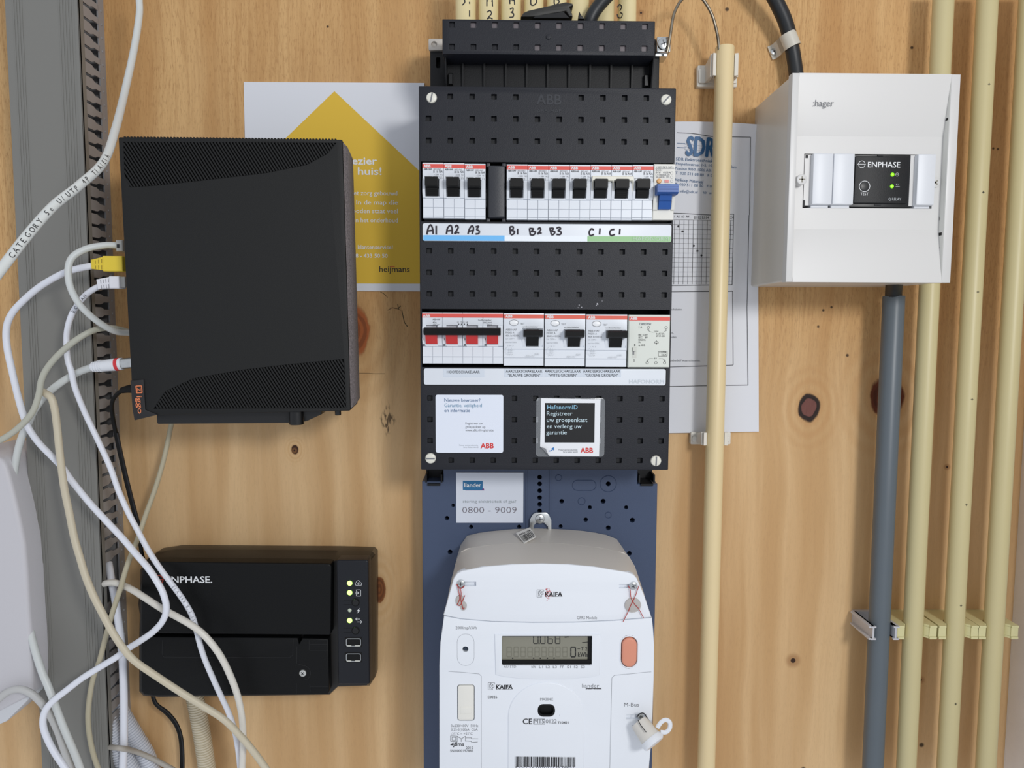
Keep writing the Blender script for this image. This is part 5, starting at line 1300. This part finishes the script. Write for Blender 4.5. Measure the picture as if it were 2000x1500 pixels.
# foot stand under the housing
p = [loc(*q_, -.02) for q_ in ((309, 806), (309.5, 825), (312, 827), (580, 825), (590, 824), (602, 821), (630, 808), (628, 790), (310, 790))]
mk('stand_foot', G().slab(p, -.048, -.016, .0008), M('stand_black', (22, 22, 23), .35), rt_, local=True)
x, z = loc(580, 815, -.012); mk('stand_peg', G().lathe((x, .010, z-.006), (0, 0, 1), [(0, .006), (.0005, .0064), (.012, .0064)], 20), black, rt_, local=True)
x, z = loc(660, 803, -.01); mk('foot_peg', G().lathe((x, .010, z-.0035), (0, 0, 1), [(0, .0024), (.0005, .0027), (.008, .0027)], 16), black, rt_, local=True)
p = [loc(*q_, .0003) for q_ in ((255, 743), (281, 741), (284, 800), (308, 810), (263, 821), (259, 800))]
tb = mk('corner_tag', G().slab(p, -.02, .0009, .0005), M('tag_black', (30, 28, 29), .4), rt_, local=True, label='dark corner tag with orange lettering')
def rl3(px, py, hl): q_ = loc(px, py, hl); return Wm @ Vector((q_[0], -hl, q_[1]))
hl = .0011
p0, p1 = rl3(267, 773.5, hl), rl3(269.5, 808, hl); text('iggo', p0, p1-p0, Wm.to_3x3() @ Vector((1, 0, 0)), 9.5*mpp(270, 780, .12), (p1-p0).length, inkor, tb, .015)
p0, p1 = rl3(267.5, 757.5, hl), rl3(268, 764.5, hl); text('Z', p0, p1-p0, Wm.to_3x3() @ Vector((1, 0, 0)), 6.5*mpp(270, 780, .12), (p1-p0).length, inkor, tb, .015)
g = G(); q_ = [rl3(*k, hl+.0001) for k in ((265.5, 754), (276.5, 753.5), (277.5, 767), (267, 767.5))]
for A, B in zip(q_, q_[1:]+q_[:1]): g.tube([A, B], .00045, 6, smooth=False)
mk('printed_frame', g, inkor, tb)

# ================================================================= LOWER LEFT WALL BOX
o = [(-60, 880), (-6, 893), (3, 898), (10, 907), (16, 925), (24, 955), (33, 992), (40, 1025), (47, 1062), (52, 1120), (56, 1195), (60, 1245), (62, 1300), (62.5, 1348), (55, 1362), (-60, 1420)]
wb = thing('wall_box', 'pale grey plastic wall box cut off at the lower left frame edge', 'wall box', P(0, 1400, 0))
mk('housing', G().slab(pp(o, .07), 0, .070, .004, seg=4), M('wall_box_grey', (206, 204, 208), .5, bump=.2), wb, ang=50)
mk('lower_lip', G().slab(pp([(-60, 1350), (58, 1354), (57, 1366), (12, 1410), (3, 1414), (-60, 1440)], .066), .004, .066, .002, seg=2), M('lip_grey', (214, 216, 220), .45), wb)

# ================================================================= CABLES
def cable(name, label, pts, r, mat, cat='cable', parts=None, group=None, seg=12):
    """pts: (px, py, h)"""
    P_ = [P(*p) for p in pts]
    c = min(P_, key=lambda v: v.z)
    o = thing(name, label, cat, c, group)
    mk('sheath', G().tube(P_, r, seg, 8), mat, o, ang=60)
    return o, smoothpath(P_, 8)
def cable_text(o, path, s_, t0, t1, r, mat, cap):
    L = [0]
    for A, B in zip(path, path[1:]): L.append(L[-1]+(B-A).length)
    def at(d_):
        i = 0
        while i < len(L)-2 and L[i+1] < d_: i += 1
        return path[i].lerp(path[i+1], (d_-L[i])/(L[i+1]-L[i])), (path[i+1]-path[i]).normalized()
    a_, b2 = L[-1]*t0, L[-1]*t1; stp = (b2-a_)/len(s_)
    for i, ch in enumerate(s_):
        if ch == ' ': continue
        p_, u_ = at(a_+stp*i) if stp > 0 else at(a_+stp*i)
        if stp < 0: u_ = -u_
        toc = (CAM-p_).normalized(); n_ = (toc-u_*toc.dot(u_)).normalized(); v_ = n_.cross(u_)
        text(ch, p_+n_*(r+.00015)-v_*cap*.5, u_, v_, cap, None, mat, o, .0)
c1, pth = cable('network_cable', 'thick white network cable with printed text, from the top across the trunking', [(270, -40, .075), (272, 0, .08), (272, 30, .085), (262, 95, .105), (244, 178, .145), (226, 250, .20), (203, 315, .245), (155, 362, .275), (105, 402, .295), (55, 458, .315), (12, 513, .33), (-40, 580, .35)], .0028, cabg)
cable_text(c1, pth, 'CATEGORY 5e U/UTP 4P TIA/EIA', 1.0-.075, .64, .0028, inkb, .0030)
cable('network_cable', 'grey cable looping from a clear plug at the router, topmost on its left side', [(236, 480, .083), (222, 479, .085), (205, 479, .088), (175, 484, .094), (150, 495, .1), (137, 509, .103), (133, 530, .104), (136, 556, .103), (146, 580, .1), (160, 600, .096), (182, 621, .088), (206, 638, .078), (228, 648, .068), (252, 650, .06)], .0028, cabg)
pl = thing('network_plug', 'clear plug of the looping grey cable at the router edge', 'plug', P(238, 490, .085)); x0, x1, z0, z1 = R4(232, 470, 245, 492, .085); mk('plug_body', G().box(x0, x1, z0, z1, .078, .09, .0006), clr, pl); mk('plug_contact', G().box(x0+.001, x0+.003, z0+.003, z0+.006, .088, .0905), inkb, pl)
cable('grey_cable', 'grey cable from behind the router bending down to the left frame edge', [(258, 650, .055), (240, 645, .06), (220, 641, .066), (195, 642, .072), (170, 651, .082), (142, 669, .087), (115, 692, .088), (93, 718, .088), (81, 742, .088), (76, 770, .088), (66, 800, .089), (50, 822, .09), (27, 843, .092), (0, 860, .094), (-30, 874, .095)], .0027, cabo)
o4, _ = cable('network_cable', 'white network cable with the yellow plug, sweeping down and looping over the gateway', [(205, 519, .088), (183, 519, .088), (160, 523, .088), (130, 531, .087), (100, 546, .085), (75, 562, .083), (50, 583, .082), (27, 607, .082), (15, 630, .082), (12, 655, .082), (15, 685, .082), (23, 722, .08), (30, 753, .078), (38, 785, .076), (46, 812, .074), (57, 838, .072), (76, 865, .072), (100, 890, .072), (121, 912, .073), (141, 940, .074), (175, 982, .076), (208, 1018, .078), (238, 1050, .08), (262, 1078, .083), (288, 1108, .088), (305, 1133, .09), (319, 1160, .091), (325, 1188, .091), (318, 1212, .09), (300, 1233, .088), (275, 1251, .086), (248, 1268, .084), (225, 1285, .083), (195, 1303, .083), (160, 1325, .085), (130, 1348, .088), (106, 1367, .09), (90, 1385, .092), (84, 1405, .093), (86, 1425, .094), (96, 1450, .095), (110, 1475, .096), (130, 1505, .097), (140, 1530, .097)], .0029, cabw)
def plug(label, mat, body, taper, h, th, ribs):
    """pixel boxes: body (x0,y0,x1,y1), taper polygon in pixels"""
    t = thing('network_plug', label, 'plug', P((body[0]+body[2])/2, body[3], h-th/2))
    x0, x1, z0, z1 = R4(*body, h); mk('plug_body', G().slab(rr(x0, x1, z0, z1, .0006, 2), h-th/2, h+th/2, .0008), mat, t)
    mk('boot', G().slab(pp(taper, h), h-th*.42, h+th*.42, .0008), mat, t)
    g = G()
    for k in range(ribs):
        f = .12+.76*k/(ribs-1); (ax_, ay), (bx_, by), (cx_, cy_), (dx_, dy_) = taper
        for lo, hi in ((.06, .42), (.58, .94)):
            T_ = (ax_+(bx_-ax_)*f, ay+(by-ay)*f); B_2 = (dx_+(cx_-dx_)*f, dy_+(cy_-dy_)*f)
            A = (T_[0]+(B_2[0]-T_[0])*lo, T_[1]+(B_2[1]-T_[1])*lo); B = (T_[0]+(B_2[0]-T_[0])*hi, T_[1]+(B_2[1]-T_[1])*hi)
            g.line(xz(*A, h+th*.42), xz(*B, h+th*.42), .0005, h+th*.42+.0002)
    mk('boot_groove', g, M('groove_'+mat.name, tuple(int(255*(c_**(1/2.2))*.62) for c_ in mat.node_tree.nodes['Principled BSDF'].inputs['Base Color'].default_value[:3]), .6), t)
    return t
plug('yellow network plug in the router left side', yelp, (207, 501, 246, 531), [(183, 508), (208, 502), (208, 529), (184, 526)], .088, .012, 4)
pw_ = plug('white network plug below the yellow one', M('plug_white', (232, 232, 238), .4), (219, 540, 239, 564), [(193, 546), (220, 541), (221, 563), (196, 565)], .088, .011, 5)
x0, x1, z0, z1 = R4(238, 541, 250, 562, .086); mk('plug_tip', G().box(x0, x1, z0, z1, .082, .091, .0004), clr, pw_)
o5, pth5 = cable('network_cable', 'white network cable from the white plug, running down over the gateway', [(205, 556, .088), (192, 560, .087), (175, 570, .085), (162, 582, .083), (150, 598, .081), (140, 615, .08), (133, 637, .078), (130, 662, .076), (132, 700, .079), (139, 725, .079), (145, 752, .077), (155, 780, .074), (170, 815, .07), (190, 857, .069), (215, 912, .069), (231, 957, .069), (251, 1002, .069), (271, 1040, .069), (291, 1077, .069), (314, 1112, .069), (335, 1140, .069), (358, 1172, .069), (375, 1202, .069), (384, 1232, .069), (391, 1260, .069), (401, 1290, .069), (416, 1325, .069), (431, 1358, .068), (446, 1390, .067), (457, 1422, .066), (464, 1457, .065), (469, 1500, .064), (472, 1540, .064)], .0026, cabw)
cable_text(o5, pth5, 'ECELAN', .079, .036, .0026, inkb, .0026)
cable_text(o5, pth5, 'EIA 568 B.2 ISO/IEC', .60, .70, .0026, inkg, .0022)
# coax with red ring
o6, _ = cable('coax_cable', 'white coaxial cable from the red-ringed plug, passing behind the wall box', [(185, 717, .083), (175, 719, .080), (158, 725, .074), (140, 734, .0705), (118, 748, .070), (100, 762, .070), (82, 780, .069), (66, 803, .066), (56, 826, .063), (44, 850, .060), (35, 880, .058), (28, 920, .058), (27, 955, .06), (32, 990, .062), (42, 1070, .04), (55, 1200, .06), (61, 1240, .066), (70, 1275, .072), (82, 1312, .077), (95, 1343, .080), (108, 1378, .082), (124, 1420, .082), (140, 1458, .082), (153, 1490, .082), (168, 1535, .082)], .0033, cabg)
t = thing('coax_plug', 'white coaxial plug with a red ring in the router left side', 'plug', P(215, 724, .083))
a_ = P(179, 717, .083); b2 = P(262, 708, .083); ax = b2-a_; L_ = ax.length
mk('boot', G().lathe(a_, ax, [(0, .0036), (L_*.24, .0048), (L_*.26, .0050), (L_*.58, .0056)], 20), white, t)
mk('red_ring', G().lathe(a_+ax*.575, ax, [(0, .0057), (L_*.08, .0057)], 20), M('ring_red', (216, 50, 58), .4), t)
mk('collar', G().lathe(a_+ax*.655, ax, [(0, .0055), (L_*.07, .0055)], 20), white, t)
mk('metal_shell', G().lathe(a_+ax*.725, ax, [(0, .0048), (L_*.27, .0048)], 20), steel, t)
g = G()
for k in range(4): g.lathe(a_+ax*(.03+.06*k), ax, [(0, .0045+.0003*k), (.0006, .0047+.0003*k), (.0012, .0045+.0003*k)], 20)
mk('boot_rib', g, white, t)
cable('beige_cable', 'beige cable crossing from the trunking over the gateway to the bottom', [(82, 764, .078), (88, 768, .082), (100, 777, .084), (107, 800, .084), (112, 838, .084), (117, 888, .085), (125, 950, .085), (135, 1000, .086), (145, 1050, .088), (157, 1092, .09), (167, 1125, .093), (182, 1162, .096), (200, 1198, .098), (220, 1235, .099), (240, 1265, .099), (262, 1290, .098), (300, 1317, .096), (350, 1350, .094), (395, 1378, .092), (437, 1405, .09), (470, 1438, .088), (497, 1470, .087), (520, 1502, .087), (545, 1540, .087)], .0032, cabb)
cable('white_cable', 'off-white cable from the trunking slot, arching over the gateway front', [(196, 1143, .035), (208, 1139, .045), (222, 1138, .050), (238, 1142, .053), (262, 1154, .063), (287, 1170, .07), (320, 1191, .075), (350, 1207, .078), (380, 1225, .08), (405, 1247, .08), (430, 1280, .079), (450, 1320, .077), (465, 1362, .075), (473, 1405, .074), (475, 1450, .073), (473, 1500, .072), (471, 1540, .072)], .0031, M('cable_off_white', (226, 222, 212), .42))
cable('thin_beige_cable', 'thin dull cable from under the router, crossing the trunking downwards', [(345, 800, .012), (335, 828, .016), (328, 862, .02), (318, 905, .024), (303, 955, .028), (285, 1005, .034), (270, 1050, .042), (255, 1087, .055), (245, 1115, .060), (235, 1150, .062), (225, 1180, .062), (215, 1213, .062), (205, 1250, .062), (195, 1288, .061), (182, 1325, .06), (175, 1362, .06), (172, 1400, .06), (175, 1438, .06), (183, 1475, .06), (195, 1510, .06), (205, 1540, .06)], .0024, M('cable_dull', (186, 178, 152), .5))
cable('white_cable', 'straight white cable dropping from the trunking beside the gateway', [(212, 1100, .02), (215, 1118, .026), (219, 1140, .032), (225, 1170, .036), (230, 1205, .038), (235, 1240, .04), (239, 1280, .042), (241, 1325, .043), (242, 1380, .043), (242, 1440, .042), (240, 1500, .042), (239, 1540, .042)], .0036, cabw)
cable('thin_grey_cable', 'thin grey cable leaving the trunking to the bottom', [(205, 1458, .03), (222, 1460, .05), (240, 1462, .051), (262, 1467, .03), (290, 1478, .02), (318, 1492, .018), (345, 1508, .017), (370, 1530, .016)], .0026, M('cable_warm_grey', (176, 170, 160), .5))  # sheath has one even warm grey
cable('grey_cable', 'thick grey cable arching over the wall box lip at the lower left', [(-30, 1385, .078), (-8, 1370, .078), (14, 1352, .078), (37, 1346, .078), (60, 1354, .077), (80, 1372, .075), (97, 1395, .074), (112, 1425, .074), (125, 1462, .074), (138, 1500, .074), (150, 1540, .074)], .0033, M('cable_pale_grey', (196, 196, 194), .45))
# black cords
o, _ = cable('power_cable', 'thin black twin power cord hanging from the router', [(262, 759, .07), (250, 760, .07), (238, 763, .068), (226, 773, .062), (219, 787, .058), (220, 812, .05), (226, 845, .044), (232, 875, .04), (242, 920, .034), (252, 962, .03), (262, 1000, .026), (270, 1030, .022), (273, 1055, .02), (278, 1085, .018), (288, 1120, .010)], .0019, tblack)
g = G().tube([P(262, 759, .07), P(250, 760, .07), P(238, 762.5, .069)], lambda t_: .0042-.0014*t_, 12, 4); mk('cord_boot', g, tblack, o)
mk('twin_core', G().tube([P(226+3, 845, .044), P(232+3.2, 875, .04), P(242+3.2, 920, .034), P(252+3.4, 962, .03), P(262+3.2, 1000, .026), P(270+3, 1030, .022), P(277, 1060, .02)], .0014, 8), M('cord_gloss', (28, 28, 32), .25), o)
o, _ = cable('power_cable', 'thin black twin cord hanging from below the gateway', [(296, 1345, .02), (298, 1362, .02), (305, 1377, .019), (325, 1394, .016), (342, 1415, .014), (351, 1440, .013), (354, 1475, .012), (354, 1515, .012)], .0014, tblack)
mk('twin_core', G().tube([P(*p_) for p_ in ((299, 1345, .02), (301, 1362, .02), (308, 1376, .019), (328, 1391, .016), (345.5, 1413, .014), (355, 1440, .013), (358, 1475, .012), (358, 1515, .012))], .0013, 8), M('cord_dark', (20, 20, 22), .35), o)
# corrugated conduits
def corrugated(label, pts, r, mat, pitch=.0026, group=None):
    path = smoothpath([P(*p) for p in pts], 40); L = [0]
    for A, B in zip(path, path[1:]): L.append(L[-1]+(B-A).length)
    n_ = int(L[-1]/pitch*5); P_ = []; j = 0
    for k in range(n_+1):
        d_ = L[-1]*k/n_
        while j < len(L)-2 and L[j+1] < d_: j += 1
        P_.append(path[j].lerp(path[j+1], (d_-L[j])/max(1e-9, L[j+1]-L[j])))
    g = G(); N_ = len(P_)
    def rad(t_):
        ph = (t_*(N_-1)/5) % 1; return r*(1.0 if ph < .55 else .86)
    g.tube(P_, rad, 20, smooth=False)
    return tag(mk('corrugated_conduit', g, mat, None, ang=20), label, 'conduit', group)
corrugated('beige corrugated conduit coming out below the gateway', [(372, 1330, .014), (381, 1365, .014), (388, 1400, .014), (396, 1445, .014), (404, 1500, .014), (410, 1545, .014)], .0085, cabb)
gw = 'white corrugated conduits beside the trunking'
corrugated('white corrugated conduit bending out of the trunking, uppermost one', [(206, 1322, .014), (213, 1345, .016), (222, 1370, .016), (238, 1400, .014), (262, 1440, .012), (285, 1480, .012), (305, 1540, .012)], .0095, corw, group=gw)
corrugated('white corrugated conduit at the trunking edge, lower left one', [(203, 1385, .028), (210, 1410, .03), (222, 1440, .03), (238, 1475, .03), (255, 1510, .03), (266, 1545, .03)], .0095, corw, group=gw)

# top right black cable with clamp
tag(mk('power_cable', G().tube([P(*p) for p in ((1478, -60, .035), (1500, -25, .032), (1517, 5, .028), (1533, 40, .024), (1543, 75, .02), (1550, 110, .018), (1555, 145, .018), (1560, 185, .02))], .0067, 20, 8), rub, None, ang=60), 'thick black cable curving down into the top of the white enclosure', 'cable')
cl = thing('cable_clamp', 'light grey clamp screwed over the thick black cable', 'clamp', P(1530, 110, 0))
clm = M('clamp_grey', (206, 202, 190), .4)
A, B = P(1511, 102, 0), P(1560, 80, 0); e = (B-A); e.y = 0; Lc = e.length; e.normalize(); wz = Vector((e.z, 0, -e.x)); wz = wz if wz.z > 0 else -wz
dc = (P(1546.5, 90, .02)-A).dot(e)+.0045; rc_ = .0077
prof = [(0, .0012), (dc-rc_-.0020, .0012), (dc-rc_-.0006, .003), (dc-rc_, .010)]+[(dc-rc_*math.cos(R(k)), .0195+rc_*math.sin(R(k))) for k in range(0, 181, 15)]+[(dc+rc_, .010)]
def ribbon(prof, w_, th):
    V = []; Fc = []; n = len(prof)
    for d_, h_ in prof:
        for s_ in (-1, 1):
            for k in (0, 1):
                q_ = A-e*.0045+e*d_+wz*(s_*w_/2); V.append((q_.x, -(h_+k*th), q_.z))
    for i in range(n-1):
        b0, b1 = i*4, i*4+4
        for c_, d_ in ((0, 1), (1, 3), (3, 2), (2, 0)): Fc.append((b0+c_, b0+d_, b1+d_, b1+c_))
    Fc += [(0, 1, 3, 2), tuple((n-1)*4+k for k in (0, 1, 3, 2))]
    return G().add(V, Fc)
mk('strap', ribbon(prof, .0135, .0012), clm, cl, ang=50)
screw(cl, 1511.5, 101.5, .0026, 7.2, steel, 'cross', 30, inkb, 'clamp_screw')
# bare wire loop from the earth clamp to the cream pipe
tag(mk('bare_wire', G().tube([P(*p) for p in ((1303, 103, .055), (1307, 82, .056), (1311, 55, .056), (1316, 28, .055), (1328, 4, .052), (1345, -12, .048), (1362, -12, .045), (1378, 6, .042), (1391, 30, .039), (1399, 58, .036), (1403, 80, .033), (1405, 105, .030))], .0014, 10), wirem, None, ang=60), 'bare metal wire looping from the earthing clamp into the cream pipe', 'wire')
# black cable behind the top block and cracked cap
tag(mk('power_cable', G().tube([P(*p) for p in ((1215, -45, .075), (1193, -15, .077), (1172, 8, .078), (1158, 28, .078), (1150, 48, .076), (1146, 70, .07))], .0058, 16), rub, None, ang=60), 'black cable dropping behind the terminal cover between the pale pipes', 'cable')
t = thing('cracked_cap', 'dark cracked plastic cap lying on top of the terminal cover', 'plastic cap', P(1065, 38, .075))
mk('shell', G().slab(pp([(1017, 39), (1022, 31), (1032, 26.5), (1104, 10), (1112, 12), (1117, 13), (1118, 17), (1111, 20), (1116, 32), (1117, 38), (1110, 38), (1104, 28), (1100, 29), (1060, 36), (1050, 39)], .085), .078, .092, .0012), M('cap_black', (44, 43, 40), .5, vary=.3, vscale=200), t)
mk('lid_edge', G().slab(pp([(1040, 38.5), (1046, 34), (1100, 26), (1112, 38.5)], .09), .082, .0935, .0006), M('cap_dark', (22, 22, 22), .5), t)
mk('splinter', G().slab(pp([(1129, 38.5), (1131, 24), (1134, 30), (1141, 38.5)], .085), .078, .087, .0005), MT['cap_dark'], t)

# ================================================================= LETTERING
def build_text():
    cache = {}; objs = {}
    keys = sorted({(s_[0], min(s_[8], 0)) for s_ in TX}|{('H', 0)})
    for s_, bo in keys:
        c = bpy.data.curves.new('t', 'FONT'); c.body = s_; c.size = 1; c.offset = bo; c.resolution_u = 2; o = bpy.data.objects.new('t', c); COL.objects.link(o); objs[(s_, bo)] = o
    dg = bpy.context.evaluated_depsgraph_get()
    for k, o in objs.items():
        me = bpy.data.meshes.new_from_object(o.evaluated_get(dg)); cache[k] = ([v.co.copy() for v in me.vertices], [tuple(p.vertices) for p in me.polygons]); bpy.data.meshes.remove(me)
    for o in objs.values(): bpy.data.objects.remove(o)
    H_ = max(v.y for v in cache[('H', 0)][0]); B = {}
    for s_, O, U, V, cap, wd, mat, parent, bo, al in TX:
        vs_, fs_ = cache[(s_, min(bo, 0))]
        if not vs_: continue
        x0 = min(v.x for v in vs_); x1 = max(v.x for v in vs_); k = cap/H_; kx = wd/(x1-x0) if wd else k
        g = B.setdefault((parent.name, mat.name), (parent, mat, G()))[2]
        N_ = V.cross(U)*-1 if False else U.cross(V)
        sh = [(0, 0)] if bo <= .005 else [(-bo, 0), (bo, 0), (0, -bo*.7), (0, bo*.7)]     # bolder strokes: the same glyphs laid over each other a hair apart
        for i_, (sx_, sy_) in enumerate(sh):
            g.add([O+U*((v.x-x0)*kx+sx_*k)+V*((v.y+sy_)*k)+N_*(i_*.000012) for v in vs_], fs_)
    for parent, mat, g in B.values(): mk('printed_text', g, mat, parent)
build_text()
